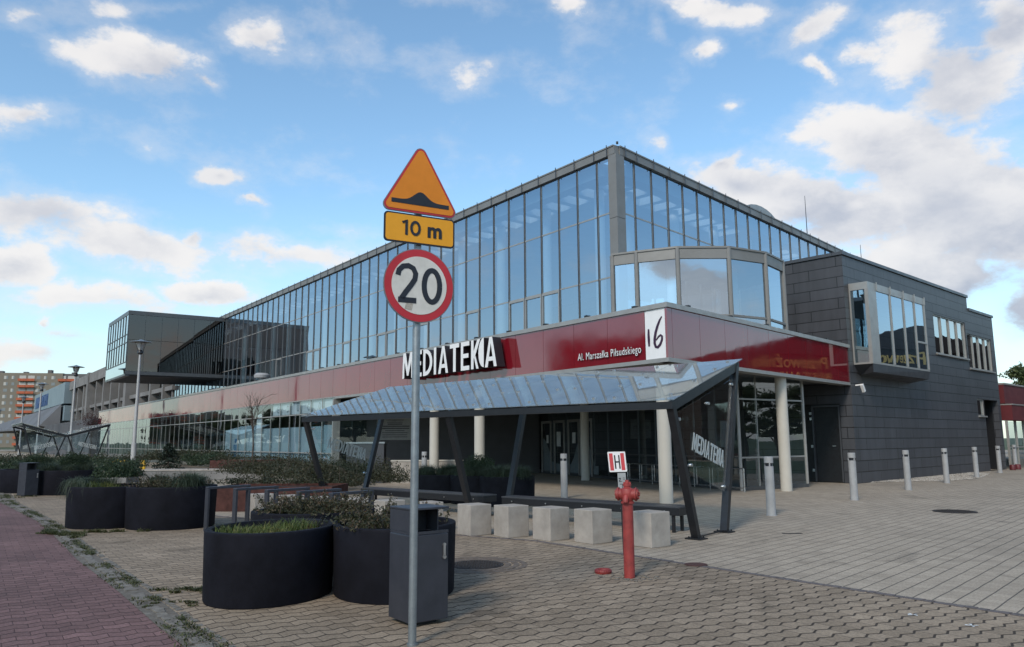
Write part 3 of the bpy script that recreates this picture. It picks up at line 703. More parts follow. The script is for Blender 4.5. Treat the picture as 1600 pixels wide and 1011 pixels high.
# big channel letters
LH = .98
mb = MB()
def glyph(mb, polys, x, w, h=LH, dz=.34):
    for pl_ in polys:
        pts = [(x + a * w, b * h) for a, b in pl_]
        ar = sum(pts[i][0] * pts[(i + 1) % len(pts)][1] - pts[(i + 1) % len(pts)][0] * pts[i][1] for i in range(len(pts)))
        if ar < 0: pts = pts[::-1]
        n_ = len(pts); k = len(mb.v)
        mb.v += [(a, b, 0) for a, b in pts] + [(a, b, dz) for a, b in pts]
        mb.f.append(tuple(k + n_ + i for i in range(n_))); mb.mi.append(0)
        mb.f.append(tuple(k + i for i in reversed(range(n_)))); mb.mi.append(1)
        for i in range(n_): j = (i + 1) % n_; mb.f.append((k + i, k + j, k + n_ + j, k + n_ + i)); mb.mi.append(1)
def arc(cx, cy, rx, ry, a0, a1, n=10): return [(cx + rx * math.cos(R(a0 + (a1 - a0) * i / n)), cy + ry * math.sin(R(a0 + (a1 - a0) * i / n))) for i in range(n + 1)]
G_ = {
 'M': (1.28, [[(0, 0), (.17, 0), (.20, 1), (.06, 1)], [(.20, 1), (.185, .62), (.42, .12), (.58, .12), (.36, 1)][:1] + [(.19, .66), (.43, .1), (.5, .1), (.5, .42), (.30, 1)], [(.80, 1), (.70, 1), (.5, .42), (.5, .1), (.57, .1), (.81, .66)], [(.83, 0), (1, 0), (.94, 1), (.80, 1)]]),
 'E': (.80, [[(0, 0), (.28, 0), (.28, 1), (0, 1)], [(.28, 0), (1, 0), (1, .15), (.28, .15)], [(.28, .43), (.9, .43), (.9, .58), (.28, .58)], [(.28, .85), (1, .85), (1, 1), (.28, 1)]]),
 'D': (1.0, [[(0, 0), (.24, 0), (.24, 1), (0, 1)]] + [[a, b, c, d] for a, b, c, d in zip(arc(.24, .5, .76, .5, 90, -90), arc(.24, .5, .76, .5, 90, -90)[1:], arc(.24, .5, .50, .35, 90, -90)[1:], arc(.24, .5, .50, .35, 90, -90))]),
 'I': (.30, [[(0, 0), (.8, 0), (.8, 1), (0, 1)]]),
 'A': (1.02, [[(0, 0), (.24, 0), (.50, .80), (.50, 1), (.38, 1)], [(.76, 0), (1, 0), (.62, 1), (.50, 1), (.50, .80)], [(.29, .20), (.71, .20), (.665, .34), (.335, .34)]]),
 'T': (.92, [[(.36, 0), (.64, 0), (.64, .85), (.36, .85)], [(0, .85), (1, .85), (1, 1), (0, 1)]]),
 'K': (1.15, [[(0, 0), (.20, 0), (.20, 1), (0, 1)], [(.205, .36), (.34, .47), (.72, 1), (.50, 1), (.205, .62)], [(.345, .46), (.24, .385), (.42, 0), (.60, 0)],
             [(1, 1.02)] + [(.98 - .40 * math.sin(R(a)), .52 + .5 * math.cos(R(a))) for a in (10, 30, 50, 70, 90, 110, 130, 150, 170)] + [(1, 0.02)]]),
}
x = 0.; sc_w = .60
lets = []
for ch in 'MEDIATEKA':
    w, pol = G_[ch]; w *= sc_w; glyph(mb, pol, x, w); lets.append(x); x += w + (.10 if ch != 'K' else .06)
tot = x - .1
me = mb.build('tmp', ['white', 'letterside']).data; ob = [o_ for o_ in col.objects if o_.data == me][0]; bpy.data.objects.remove(ob)
me2 = me.copy()
me.transform(Matrix.Diagonal((6.25 / tot, 1, 1, 1)))
place_mesh(me, 'name_letters', frame_mat(at(C0, dA, 13.05, 4.02, nA, .16), -dA, UP), lib, LIB)
MEDIA_FLAT = me2; MEDIA_W = tot
mb = MB(); fbox(mb, C0, dA, nA, 7.3, 13.2, .01, .12, 4.22, 4.30); fbox(mb, C0, dA, nA, 7.3, 13.2, .01, .12, 4.70, 4.78)
mb.build('letter_rail', 'letterside', lib, LIB)
# columns below the band
def column(p, r=.18, z1=ZB0 + .02):
    mb = MB(); mb.tube([(p[0], p[1], 0), (p[0], p[1], z1)], r, 24); mb.build('column', 'cream', lib, LIB, True)
for p in ((4.02, 20.6), (-1.15, 26.9), (-3.0, 29.7), (3.0, 32.3), (8.72, 25.0)): column(p)
# ground floor glazing, street side
eL = [20.42 + 1.40 * k for k in range(46)]
curtain(C0, dA, nA, eL, [.02, 1.1, 3.0, ZB0 - .055], (1.1, 3.0), 'glass_low', ZB0 - .055, fin=.1, framemat='alu', fintop=0)
mb = MB()
for k, (a, b) in enumerate(zip(eL[:-1], eL[1:])):
    if k < 12: fbox(mb, C0, dA, nA, a + .03, b - .03, -.12, -.10, .03, 2.38 if k > 0 else 2.42)
mb.build('window_film', 'frosted', lib, LIB)
mb = MB()
for k, (a, b) in enumerate(zip(eL[:-1], eL[1:])):
    if k < 6: fbox(mb, C0, dA, nA, a + .03, b - .03, -.12, -.10, 3.05, 3.66)
wf = mb.build('upper_window_film', 'film_white', lib, LIB)
for i, ch in enumerate('EDUCO'):
    me = text_mesh(ch, .5, .003, .0, 'steel'); me = fit_text(me, .26, .36)
    place_mesh(me, 'film_letter', frame_mat(at(C0, dA, 20.42 + 1.40 * (6 - 1 - i) + .35 - (0 if i < 5 else 0) + .3, 3.18, nA, -.095), -dA, UP), wf, LIB)
# figure poster and notice strip stuck behind the glass
mb = MB(); fbox(mb, C0, dA, nA, eL[7] + .25, eL[7] + 1.1, -.09, -.08, .3, 3.2); mb.build('notice_strip', 'film_white', lib, LIB)
mb = MB()
for k, (w_, z0) in enumerate([(.5, .4), (.75, .7), (.6, 1.0), (.85, 1.25), (.4, 1.6)]): fbox(mb, C0, dA, nA, eL[10] + .6 - w_ / 2, eL[10] + .6 + w_ / 2, -.095, -.085, z0, z0 + .24)
mb.build('blue_poster', plain('blue_print', (.05, .16, .30), .6), lib, LIB)
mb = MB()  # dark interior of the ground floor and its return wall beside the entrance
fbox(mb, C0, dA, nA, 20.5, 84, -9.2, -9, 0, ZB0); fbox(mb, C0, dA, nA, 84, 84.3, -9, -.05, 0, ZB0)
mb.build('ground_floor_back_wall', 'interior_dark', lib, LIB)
mb = MB(); fbox(mb, C0, dA, nA, 20.3, 20.41, -.25, .1, 0, ZB0 - .112); mb.build('corner_post', 'alu', lib, LIB)
# entrance hall: dark rear wall, slanted glass wall, doors
e1 = V2(-9.4, 38.6)
mb = MB()
dV = (e1 - W1).normalized(); nV = V2(-dV.y, dV.x)
if nV.y > 0: nV = -nV
LV = (e1 - W1).length
fbox(mb, W1, dV, nV, 0.06, LV, -.3, 0, 0, ZB0)
mb.build('entrance_wall', 'anth_plain', lib, LIB)
def on_wall(px_frac): return px_frac
mb = MB(); fbox(mb, W1, dV, nV, 6.5, 8.3, .02, .06, 1.70, 2.78); pb = mb.build('notice_board', 'poster', lib, LIB)
mb = MB()
for k in range(9):
    w_ = random.uniform(.9, 1.5) * (1 if k > 2 else .7); c = 7.4; fbox(mb, W1, dV, nV, c - w_ / 2, c + w_ / 2, .063, .066, 2.68 - k * .105, 2.68 - k * .105 + (.045 if 1 < k < 5 else .028))
mb.build('notice_text', 'black_text', pb, LIB)
ra_ = at(C0, dA, 20.42, 0, nA, -.25); rb_ = V2(-7.3, 38.75); dQ = (rb_ - ra_).normalized(); nQ = V2(dQ.y, -dQ.x)
curtain(ra_, dQ, nQ, [.02, 1.35, (rb_ - ra_).length - .03], [.12, 1.1, ZB0 + .02], (1.1,), glass('return_glass', (.6, .68, .68), .0, .001, 1.35, (.7, .8, .8)), ZB0, fintop=0, framemat='alu_dark')
nW = V2(dW.y, -dW.x)
if nW.dot(V2(0, 0) - W0) < 0: nW = -nW
eW = [0, 1.25, 2.5, 3.75, 5.0, 6.25, 7.5, 8.75, 10.0, 11.25, 12.8, 14.3, 15.75]
curtain(W0, dW, nW, eW, [.12, 1.05, ZB0 + .02], (1.05,), 'glass_low', ZB0, framemat='alu_dark', fintop=0)
mb = MB()
for s in (10.0, 11.25, 12.8, 14.3):
    fbox(mb, W0, dW, nW, s + .04, s + .16, .05, .09, .05, 2.6); fbox(mb, W0, dW, nW, s + 1.1, s + 1.22, .05, .09, .05, 2.6); fbox(mb, W0, dW, nW, s + .16, s + 1.1, .05, .09, 2.48, 2.6)
mb.build('entrance_door', 'alu', lib, LIB)
for s, z, w_, h_ in ((11.6, 1.5, .35, .5), (13.2, 1.35, .45, .7), (14.6, 1.5, .25, .4), (10.3, 1.3, .7, .9)):
    mb = MB(); fbox(mb, W0, dW, nW, s, s + w_, .095, .10, z, z + h_); mb.build('paper_notice', 'paper', lib, LIB)
random.seed(4)
pts_ = [(9.6 + k * .3, .5 + 1.25 * max(0, math.sin((k - 1) * .42)) + random.uniform(0, .1)) for k in range(21)]
mb = MB()
for a, b in zip(pts_[:-1], pts_[1:]):
    mb.face([at(W0, dW, a[0], .14, nW, .012), at(W0, dW, b[0], .14, nW, .012), at(W0, dW, b[0], b[1], nW, .012), at(W0, dW, a[0], a[1], nW, .012)])
HF = tag(mb.build('hill_shaped_film', plain('grey_film', (.16, .19, .20), .6), lib, LIB))
dX = (R1 - W0).normalized(); nX = V2(dX.y, -dX.x)
LX = (R1 - W0).length
curtain(W0, dX, nX, [0.03, .9, 2.0, LX], [.12, 1.05, 2.95, ZB0 + .02], (1.05, 2.95), 'glass_low', ZB0, fintop=0, framemat='alu')
dY = (R2 - R1).normalized(); nY = V2(dY.y, -dY.x)
curtain(R1, dY, nY, [.02, 1.1, (R2 - R1).length - .02], [.12, 1.05, 2.95, ZB0 + .02], (1.05, 2.95), 'glass_low', ZB0, fintop=0, framemat='alu')
mb = MB()
fbox(mb, W0, dW, nW, 0, 15.7, -.05, .06, 0.005, .12); fbox(mb, W0, dX, nX, .06, LX, -.05, .06, 0.005, .12)
mb.build('glazing_plinth', 'alu_dark', lib, LIB)
for q_ in (R1, W0): mb = MB(); mb.tube([(q_.x, q_.y, 0), (q_.x, q_.y, ZB0)], .055, 10); mb.build('glazing_post', 'alu', lib, LIB)
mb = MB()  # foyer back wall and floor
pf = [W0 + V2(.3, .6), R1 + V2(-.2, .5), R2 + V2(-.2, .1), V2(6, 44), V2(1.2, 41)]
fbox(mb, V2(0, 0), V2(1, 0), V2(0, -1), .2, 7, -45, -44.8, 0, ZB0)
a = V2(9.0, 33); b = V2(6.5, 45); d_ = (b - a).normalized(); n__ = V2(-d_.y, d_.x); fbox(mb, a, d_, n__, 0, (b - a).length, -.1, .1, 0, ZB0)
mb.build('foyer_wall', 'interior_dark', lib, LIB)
mb = MB(); mb.prism([(p.x, p.y) for p in (W0 + V2(.1, .5), R1 + V2(-.1, .3), R2, V2(7, 45), V2(1.6, 41))], .005, .03); mb.build('foyer_floor', 'interior_floor', lib, LIB)
# rotunda bay on the terrace
HT = 7.6
rot = [V2(3.30, 24.55), V2(4.02, 24.15), V2(5.22, 23.60), V2(6.83, 23.62), V2(8.22, 24.38), V2(9.22, 25.62), V2(9.9, 27.4)]
for i, (a, b) in enumerate(zip(rot[:-1], rot[1:])):
    d_ = (b - a).normalized(); n_ = V2(d_.y, -d_.x); L_ = (b - a).length
    g = MB()
    for z0, z1 in ((ZR + .05, 5.45), (5.45, 7.28)): fquad(g, a, d_, n_, 0, L_, 0, z0, z1, 0, .001)
    w_ = g.build('bay_window', 'glass_up', lib, LIB)
    f = MB()
    fbox(f, a, d_, n_, 0, L_, -.08, .05, HT - .33, HT); fbox(f, a, d_, n_, -.02, L_ + .02, -.12, .085, HT, HT + .06)
    if i >= 2: fbox(f, a, d_, n_, .06, L_ - .06, -.04, .045, 5.42, 5.49)
    f.tube([(a.x + n_.x * .02, a.y + n_.y * .02, ZR), (a.x + n_.x * .02, a.y + n_.y * .02, HT - .002)], .075, 10)
    f.build('bay_frame', 'fascia', w_, LIB)
mb = MB(); mb.prism([(p.x, p.y) for p in rot] + [(8.6, 29.9), (4.2, 25.4)], HT - .2, HT - .05); mb.prism([(p.x, p.y) for p in [V2(4.1, 24.4), V2(5.3, 23.9), V2(6.8, 23.9), V2(8.0, 24.6), V2(8.9, 25.8), V2(9.5, 27.4), V2(8.4, 29.8), V2(4.0, 25.2)]], 5.0, 5.2)
mb.build('bay_roof', 'interior_light', lib, LIB)
for x_, y_ in ((5.2, 24.6), (7.6, 25.8)):
    c = MB(); c.tube([(x_, y_, 5.2), (x_, y_, HT - .2)], .14, 14); c.build('inner_column', 'white', lib, LIB, True)
# cantilevered glass box on the street side
K0 = at(P0, dA, 43.2, 0); dK = V2(-math.sin(R(56)), -math.cos(R(56)))
nK = V2(-dK.y, dK.x)
if nK.dot(-K0) < 0: nK = -nK
dE_ = dA; ZK0, ZK1 = 6.55, 11.25; LK = 6.8; WK = 8.0
K1 = K0 + dK * LK
bx = empty('glass_box', (0, 0, 0)); bx.parent = lib
mb = MB()
for k in range(6):
    a, b = LK * k / 6, LK * (k + 1) / 6
    for z0, z1 in ((ZK0 + .25, 9.1), (9.1, 10.95)): fquad(mb, K0, dK, nK, a + .012, b - .012, 0, z0 + .012, z1 - .012, 0, random.uniform(-.003, .003))
mb.build('dark_glass_side', 'glass_box', bx, LIB)
nE = nA
mb = MB()
for k in range(8):
    a, b = WK * k / 8, WK * (k + 1) / 8
    for z0, z1 in ((ZK0 + .9, 8.9), (8.9, 9.5), (9.5, 10.95)): fquad(mb, K1, dE_, nE, a, b, 0, z0, z1, 0, random.uniform(-.002, .002))
fquad(mb, K1, dE_, nE, 0, WK, 0, ZK0 + .05, ZK0 + .9)
mb.build('pale_glass_end', glass('pale_end_glass', (.25, .3, .33), .55, .002, 1.6, (.95, 1., 1.)), bx, LIB)
mb = MB()
fbox(mb, K0, dK, nK, 0, LK, -.3, .03, 10.95, ZK1); fbox(mb, K0, dK, nK, 0, LK, -.3, .03, ZK0, ZK0 + .25)
fbox(mb, K1, dE_, nE, 0.03, WK, -.3, .03, 10.95, ZK1); fbox(mb, K1, dE_, nE, 0.03, WK, -.3, .03, ZK0 - .1, ZK0 + .05)
for k in range(9): fbox(mb, K1, dE_, nE, WK * k / 8 - .02, WK * k / 8 + .02, -.05, .04, ZK0 + .9, 10.94)
for z in (ZK0 + .9, 8.9, 9.5): fbox(mb, K1, dE_, nE, .03, WK, -.05, .035, z - .03, z + .03)
for k in range(7): fbox(mb, K0, dK, nK, LK * k / 6 - .012, LK * k / 6 + .012, -.04, -.012, ZK0 + .25, 10.94)
mb.build('box_frame', 'alu_dark', bx, LIB)
mb = MB()
q = [K1 - nK * .05, K0 - nK * .05 - dK * 0, K0 + dA * WK, K1 + dA * WK]
mb.prism([(p.x, p.y) for p in (K1 + nE * -.1 - nK * .1, K0 - nK * .1, K0 + dA * WK, K1 + dA * WK + nE * -.1)], ZK0 - .08, ZK0 + .02)
mb.prism([(p.x, p.y) for p in (K1 + nE * -.1 - nK * .1, K0 - nK * .1, K0 + dA * WK, K1 + dA * WK + nE * -.1)], 11.0, 11.15)
mb.prism([(p.x, p.y) for p in (K1 + nE * -1 - nK * .6, K0 - nK * .6, K0 + dA * WK, K1 + dA * WK + nE * -1)], ZK0 + .05, 10.9)
mb.build('box_shell', 'interior_dark', bx, LIB)
# vent cowl on the terrace, hood on the roof, lightning rods
def cowl(x, y, z, s=1.):
    mb = MB(); mb.lathe([(.0, 0), (.28, 0), (.28, .35), (.2, .4), (.2, .62), (.52, .66), (.55, .85), (.40, 1.0), (0.01, 1.02)], (0, 0), 20)
    mb.v = [(a * s + x, b * s + y, c * s + z) for a, b, c in mb.v]; return mb
p = at(C0, dA, 33.5, 0, nA, -1.0); cowl(p.x, p.y, ZR, .85).build('vent_cowl', 'bollard', lib, LIB, True)
p = at(P0, dB, 13.8, 0, nB, -1.6)
mb = MB()
for k in range(12):
    a0, a1 = math.pi * k / 12, math.pi * (k + 1) / 12
    pts = [at(P0, dB, 12.4 - 2.1 * math.cos(t), 11.3 + .95 * math.sin(t), nB, f) for t, f in ((a0, -.6), (a1, -.6), (a1, -2.6), (a0, -2.6))]
    mb.face(pts)
    mb.face([at(P0, dB, 12.4, 11.3, nB, -.6), pts[0], pts[1]]); mb.face([at(P0, dB, 12.4, 11.3, nB, -2.6), pts[2], pts[3]])
mb.build('roof_hood', 'alu', lib, LIB)
mb = MB(); p = at(P0, dB, 18.6, 0, nB, -1); mb.tube([(p.x, p.y, 11.1), (p.x, p.y, 14.3)], [.03, .012], 6); mb.build('lightning_rod', 'black_steel', lib, LIB)
mb = MB(); p = at(P0, dA, -.1, 0); mb.tube([(p.x, p.y, 11.5), (p.x, p.y, 11.58)], .04, 8); mb.build('corner_finial', 'black_steel', lib, LIB)
# low rail in front of the foyer glass
mb = MB()
def rail(a, b, n):
    a = Vector(a); b = Vector(b)
    mb.tube([a + UP * .72, b + UP * .72], .02, 8); mb.tube([a + UP * .12, b + UP * .12], .015, 8)
    for k in range(n + 1):
        p = a.lerp(b, k / n)
        mb.tube([p, p + UP * .72], .025 if k in (0, n) else .014, 8)
        if k < n: q_ = a.lerp(b, (k + .18) / n); mb.tube([q_ + UP * .12, q_ + UP * .72], .012, 6)
n_out = nW * .55
pA = W0 + dW * 6.2 + n_out; pB = W0 + n_out - dW * .3 + V2(.3, -.15)
ent_rail = empty('guard_rail', (pA.x, pA.y, 0)); tag(ent_rail, 'low galvanised rail running before the dark foyer glazing', 'rail')
rail((pA.x, pA.y, 0), (pB.x, pB.y, 0), 8); mb.build('rail_bars', 'steel_light', ent_rail, (pA.x, pA.y, 0))

# ------------------------------------------------------------------ the concrete hall beyond
HB = at(P0, dA, 58, 0)
hall = tag(empty('concrete_hall', HB), 'older grey concrete hall with tall open piers beyond the glass building', 'building')
mb = MB()
fbox(mb, P0, dA, nA, 57.6, 123, -.8, .6, 9.95, 11.25)
fbox(mb, P0, dA, nA, 57.6, 123, -.5, .3, 6.45, 6.85)
mb.build('concrete_beam', 'concrete', hall, HB)
for k in range(12):
    s = 60.5 + 5.4 * k; mb = MB(); w_ = .55 if k % 5 != 3 else 1.3
    fbox(mb, P0, dA, nA, s, s + w_, -.45, .45 if w_ < 1 else .75, 0, 9.95 if w_ < 1 else 11.4); mb.build('pier', 'concrete', hall, HB)
mb = MB(); fbox(mb, P0, dA, nA, 57.6, 123, -14, -7, 0, 11.2); mb.build('rear_wall', 'anth_plain', hall, HB)  # dark wall colour paints the shaded void between the piers
mb = MB(); fbox(mb, P0, dA, nA, 57.6, 123, -7, -.81, 10.6, 11.1); mb.build('roof_slab', 'concrete_dark', hall, HB)
mb = MB()
for k in range(30): fbox(mb, P0, dA, nA, 60 + 2.1 * k, 60.25 + 2.1 * k, -5, -4.7, 0, 10.5)
mb.build('inner_post', 'concrete', hall, HB)
mb = MB(); fbox(mb, P0, dA, nA, 81, 175, .8, 3.3, 0, 4.4); mb.build('lower_wing', 'concrete_dark', hall, HB)
mb = MB()
a0, a1 = 123.4, 168
top = lambda s: 11.2 - (s - a0) * .012
mb.hexa([at(P0, dA, a0, 7.9, nA, 1.2), at(P0, dA, a1, 7.9, nA, 1.2), at(P0, dA, a1, 7.9, nA, -8), at(P0, dA, a0, 7.9, nA, -8)][::-1], [at(P0, dA, a0, 11.3, nA, 1.2), at(P0, dA, a1, 11.3, nA, 1.2), at(P0, dA, a1, 11.3, nA, -8), at(P0, dA, a0, 11.3, nA, -8)][::-1])
mb.hexa([at(P0, dA, a0, 5.2, nA, 1.0), at(P0, dA, a1, 5.2, nA, 1.0), at(P0, dA, a1, 5.2, nA, -8), at(P0, dA, a0, 5.2, nA, -8)][::-1], [at(P0, dA, a0, 7.6, nA, 1.0), at(P0, dA, a1, 7.6, nA, 1.0), at(P0, dA, a1, 7.6, nA, -8), at(P0, dA, a0, 7.6, nA, -8)][::-1])
mb.build('pale_blue_panel', 'paleblue', hall, HB)
mb = MB()
random.seed(3); s = 145.
while s < 164:
    w_ = random.uniform(1.0, 1.9)
    for q in ((0, .35), (w_ - .35, w_)): fbox(mb, P0, dA, nA, s + q[0], s + q[1], 1.21, 1.3, 8.5, 10.6)
    fbox(mb, P0, dA, nA, s + .35, s + w_ - .35, 1.21, 1.3, random.choice((8.5, 9.4, 10.2)), 10.6 if random.random() < .5 else 10.4); s += w_ + .5
mb.build('blue_lettering', 'blue_text', hall, HB)
mb = MB()
mb.hexa([at(P0, dA, 128, 3.9, nA, 4.3), at(P0, dA, 190, 3.9, nA, 10), at(P0, dA, 190, 3.9, nA, 1.3), at(P0, dA, 125, 3.9, nA, 1.3)][::-1],
        [at(P0, dA, 126, 4.4, nA, 4.0), at(P0, dA, 190, 4.4, nA, 9.5), at(P0, dA, 172, 7.2, nA, 1.3), at(P0, dA, 125, 7.8, nA, 1.3)][::-1])
mb.build('sloping_roof', 'roofgrey', hall, HB)

# ------------------------------------------------------------------ anthracite annex
AB = Vector((AN.x, AN.y, 0))
ann = tag(empty('clad_annex', AB), 'anthracite clad annex with projecting window bay at the right of the glass building', 'building')
HA, HA2 = 8.62, 7.98; S1, S2 = 13.95, 17.75
def wall_holes(mb, o, d, nout, ss, zs, holes, depth=.28):
    """wall face on a grid with rectangular openings and their reveals"""
    def inhole(s, z): return any(h[0] < s < h[1] and h[2] < z < h[3] for h in holes)
    for a, b in zip(ss[:-1], ss[1:]):
        for z0, z1 in zip(zs[:-1], zs[1:]):
            if not inhole((a + b) / 2, (z0 + z1) / 2): fquad(mb, o, d, nout, a, b, 0, z0, z1)
    for (a, b, z0, z1) in holes:
        for q in ([at(o, d, a, z0), at(o, d, b, z0)], [at(o, d, b, z0), at(o, d, b, z1)], [at(o, d, b, z1), at(o, d, a, z1)], [at(o, d, a, z1), at(o, d, a, z0)]):
            mb.face([q[0], q[1], q[1] - nout * depth, q[0] - nout * depth])
H1 = (9.1, 13.35, 5.48, 7.30); H2 = (13.5, 17.2, 5.05, 6.78); H3 = (15.15, 17.35, 0.0, 3.55); H3b = (14.1, 15.15, 2.72, 3.55)
mb = MB()
ss = sorted({0, H1[0], H1[1], H2[0], S1, 14.1, 15.15, H2[1], 17.35, S2}); zs = sorted({0, 2.72, 3.55, 5.05, 5.48, 6.78, 7.30, HA2, HA})
wall_holes(mb, AN, dC, nC, [s for s in ss if s <= S1], zs, [H1, (H2[0], S1, H2[2], H2[3])], .28)
wall_holes(mb, AN, dC, nC, [s for s in ss if s >= S1], [z for z in zs if z <= HA2], [(S1, H2[1], H2[2], H2[3]), H3, H3b], .28)
# remaining sides of the block
b0 = AN + dD * 16; fquad(mb, AN, dD, -dC, 1.92, 16, 0, 0, HA); 
fquad(mb, AN, dD, -dC, 0, .48, 0, 0, HA); fquad(mb, AN, dD, -dC, .48, 1.92, 0, 2.95, HA)
e_ = AN + dC * S1; fquad(mb, e_, dD, dC, 0, 14, 0, HA2, HA)
e2 = AN + dC * S2; fquad(mb, e2, dD, dC, 0, 14, 0, 0, HA2)
fquad(mb, AN + dD * 16, dC, dD, 0, S2, 0, 0, HA2)
mb.build('clad_wall', 'anthracite', ann, AB)
mb = MB()
fbox(mb, AN, dC, nC, -.06, S1 + .06, -.35, .06, HA + .003, HA + .13); fbox(mb, AN, dD, -dC, .36, 14, -.3, .06, HA + .003, HA + .13)
fbox(mb, AN, dC, nC, S1 + .07, S2 + .06, -.35, .06, HA2 + .003, HA2 + .13); fbox(mb, e2, dD, dC, .4, 14, -.3, .06, HA2 + .003, HA2 + .13)
mb.build('coping', 'anth_cap', ann, AB)
mb = MB(); fbox(mb, AN, dC, nC, .1, S1 - .1, -14, -.36, HA - .2, HA); fbox(mb, AN, dC, nC, S1, S2 - .1, -14, -.36, HA2 - .2, HA2)
mb.build('roof', 'gravel_roof', ann, AB)
# recess at ground level
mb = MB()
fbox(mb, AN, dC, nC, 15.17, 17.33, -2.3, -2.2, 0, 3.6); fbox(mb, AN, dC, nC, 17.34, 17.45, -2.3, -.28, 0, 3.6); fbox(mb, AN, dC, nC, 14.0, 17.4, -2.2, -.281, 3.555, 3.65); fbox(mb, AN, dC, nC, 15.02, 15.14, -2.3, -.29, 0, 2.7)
mb.build('recess_shade_lining', 'black_steel', ann, AB)  # lining coloured black, the recess's shade put into the colour
def strip_window(h, n, name='ribbon_window', lit=False):
    a, b, z0, z1 = h
    g = MB(); 
    for k in range(n): fquad(g, AN, dC, nC, a + (b - a) * k / n, a + (b - a) * (k + 1) / n, -.10, z0 + .03, z1 - .03, 0, random.uniform(-.003, .003))
    w_ = g.build(name, 'glass_dark', ann, AB)
    f = MB()
    for k in range(n + 1):
        s = a + (b - a) * k / n; s = min(max(s, a + .035), b - .035); fbox(f, AN, dC, nC, s - .035, s + .035, -.15, -.04, z0 + .051, z1 - .051)
    fbox(f, AN, dC, nC, a + .002, b - .002, -.15, -.04, z1 - .05, z1 - .002); fbox(f, AN, dC, nC, a + .002, b - .002, -.15, -.03, z0 + .002, z0 + .05)
    fbox(f, AN, dC, nC, a - .02, b + .02, .002, .09, z0 - .07, z0 - .003)
    f.build('frame', 'alu', w_, AB)
    r_ = MB(); fbox(r_, AN, dC, nC, a, b, -1.9, -1.8, z0 - .3, z1 + .3); r_.build('dark_backing', 'interior_dark', w_, AB)  # dark panel set well behind the panes
strip_window(H1, 4); strip_window(H2, 4); strip_window((H3b[0], H3b[1], H3b[2], H3b[3]), 1, 'small_window')
# projecting window bay
f0 = .72; s0, s1 = .38, 6.05
bay = empty('window_bay', (0, 0, 0)); bay.parent = ann
zb0, zb1 = 4.42, 7.52
g = MB(); sb = [s0 + .75, s0 + 2.05, s0 + 3.35, s0 + 4.5, s1 - .08]
for k in range(4): fquad(g, AN, dC, nC, sb[k], sb[k + 1], f0 - .02, zb0 + .05, zb1 - .3, 0, random.uniform(-.002, .002))
g.build('front_glass', 'glass_up', bay, AB)
SL = [at(AN, dC, s0 + .1, 0, nC, .02), at(AN, dC, s0 + .62, 0, nC, f0 - .03)]
g = MB(); a, b = at(AN, dC, s0, 0), at(AN, dC, s0, 0, nC, f0)
g.face([at(AN, dC, s0 + .01, zb0 + .05, nC, .05), at(AN, dC, s0 + .01, zb0 + .05, nC, f0 - .12), at(AN, dC, s0 + .01, zb1 - .3, nC, f0 - .12), at(AN, dC, s0 + .01, zb1 - .3, nC, .05)][::-1])
g.build('side_glass', 'glass_dark', bay, AB)
f = MB()
fbox(f, AN, dC, nC, s0, s1, .002, f0, zb1 - .28, zb1); fbox(f, AN, dC, nC, s0, s1, .002, f0, zb0 - .02, zb0 + .05)
fbox(f, AN, dC, nC, s0, s0 + .73, f0 - .13, f0 + .005, zb0 + .05, zb1 - .28); fbox(f, AN, dC, nC, s0, s0 + .07, .002, .06, zb0 + .05, zb1 - .28)
for s in sb[1:]: fbox(f, AN, dC, nC, s - .035, s + .035, f0 - .1, f0 + .02, zb0 + .05, zb1 - .28)
for s in sb: fbox(f, AN, dC, nC, s - .02, s + .02, f0 + .021, f0 + .05, zb1 - .28, zb1 + .05)
fbox(f, AN, dC, nC, sb[3] + .036, sb[4] - .036, f0 - .07, f0 + .015, 5.55, 5.63)
f.build('bay_frame', 'alu', bay, AB)
f = MB()
fbox(f, AN, dC, nC, s0 + .02, s1 - .02, .004, f0 - .2, zb1 - .29, zb1 - .284)
b4 = [at(AN, dC, s0 + .5, 4.02, nC, .004), at(AN, dC, s1 - .3, 3.95, nC, .004), at(AN, dC, s1 - .1, 4.08, nC, f0 - .05), at(AN, dC, s0 + .02, 4.08, nC, f0 - .02)]
t4 = [at(AN, dC, s0 + .01, zb0 - .023, nC, .004), at(AN, dC, s1 - .01, zb0 - .023, nC, .004), at(AN, dC, s1 - .01, zb0 - .023, nC, f0 - .01), at(AN, dC, s0 + .01, zb0 - .023, nC, f0 - .01)]
f = MB(); f.hexa(b4[::-1], t4[::-1]); f.build('bay_base', 'anth_plain', bay, AB)
# side door (in the short wall) and its frame
dr = MB(); fbox(dr, AN, dD, -dC, .50, 1.90, -.12, -.06, .03, 2.93); dr_ = dr.build('steel_door', 'black_steel', ann, AB)
dr = MB(); fbox(dr, AN, dD, -dC, 1.55, 1.60, -.058, .02, .03, 2.9); fbox(dr, AN, dD, -dC, .50, .56, -.058, .01, .03, 2.9); fbox(dr, AN, dD, -dC, .56, 1.55, -.058, .01, 2.84, 2.9)
dr.build('door_frame', 'anth_cap', dr_, AB)
dr = MB()
for z in (.4, 1.3, 2.35, 2.55): fbox(dr, AN, dD, -dC, 1.60, 1.68, .0, .05, z, z + .1)
fbox(dr, AN, dD, -dC, .75, .87, -.055, -.01, 1.35, 1.38); dr.build('door_fittings', 'steel_light', dr_, AB)
dr = MB(); fbox(dr, AN, dD, -dC, .4, 2.0, -.4, -.13, 0, 2.95); dr.build('door_back', 'interior_dark', ann, AB)
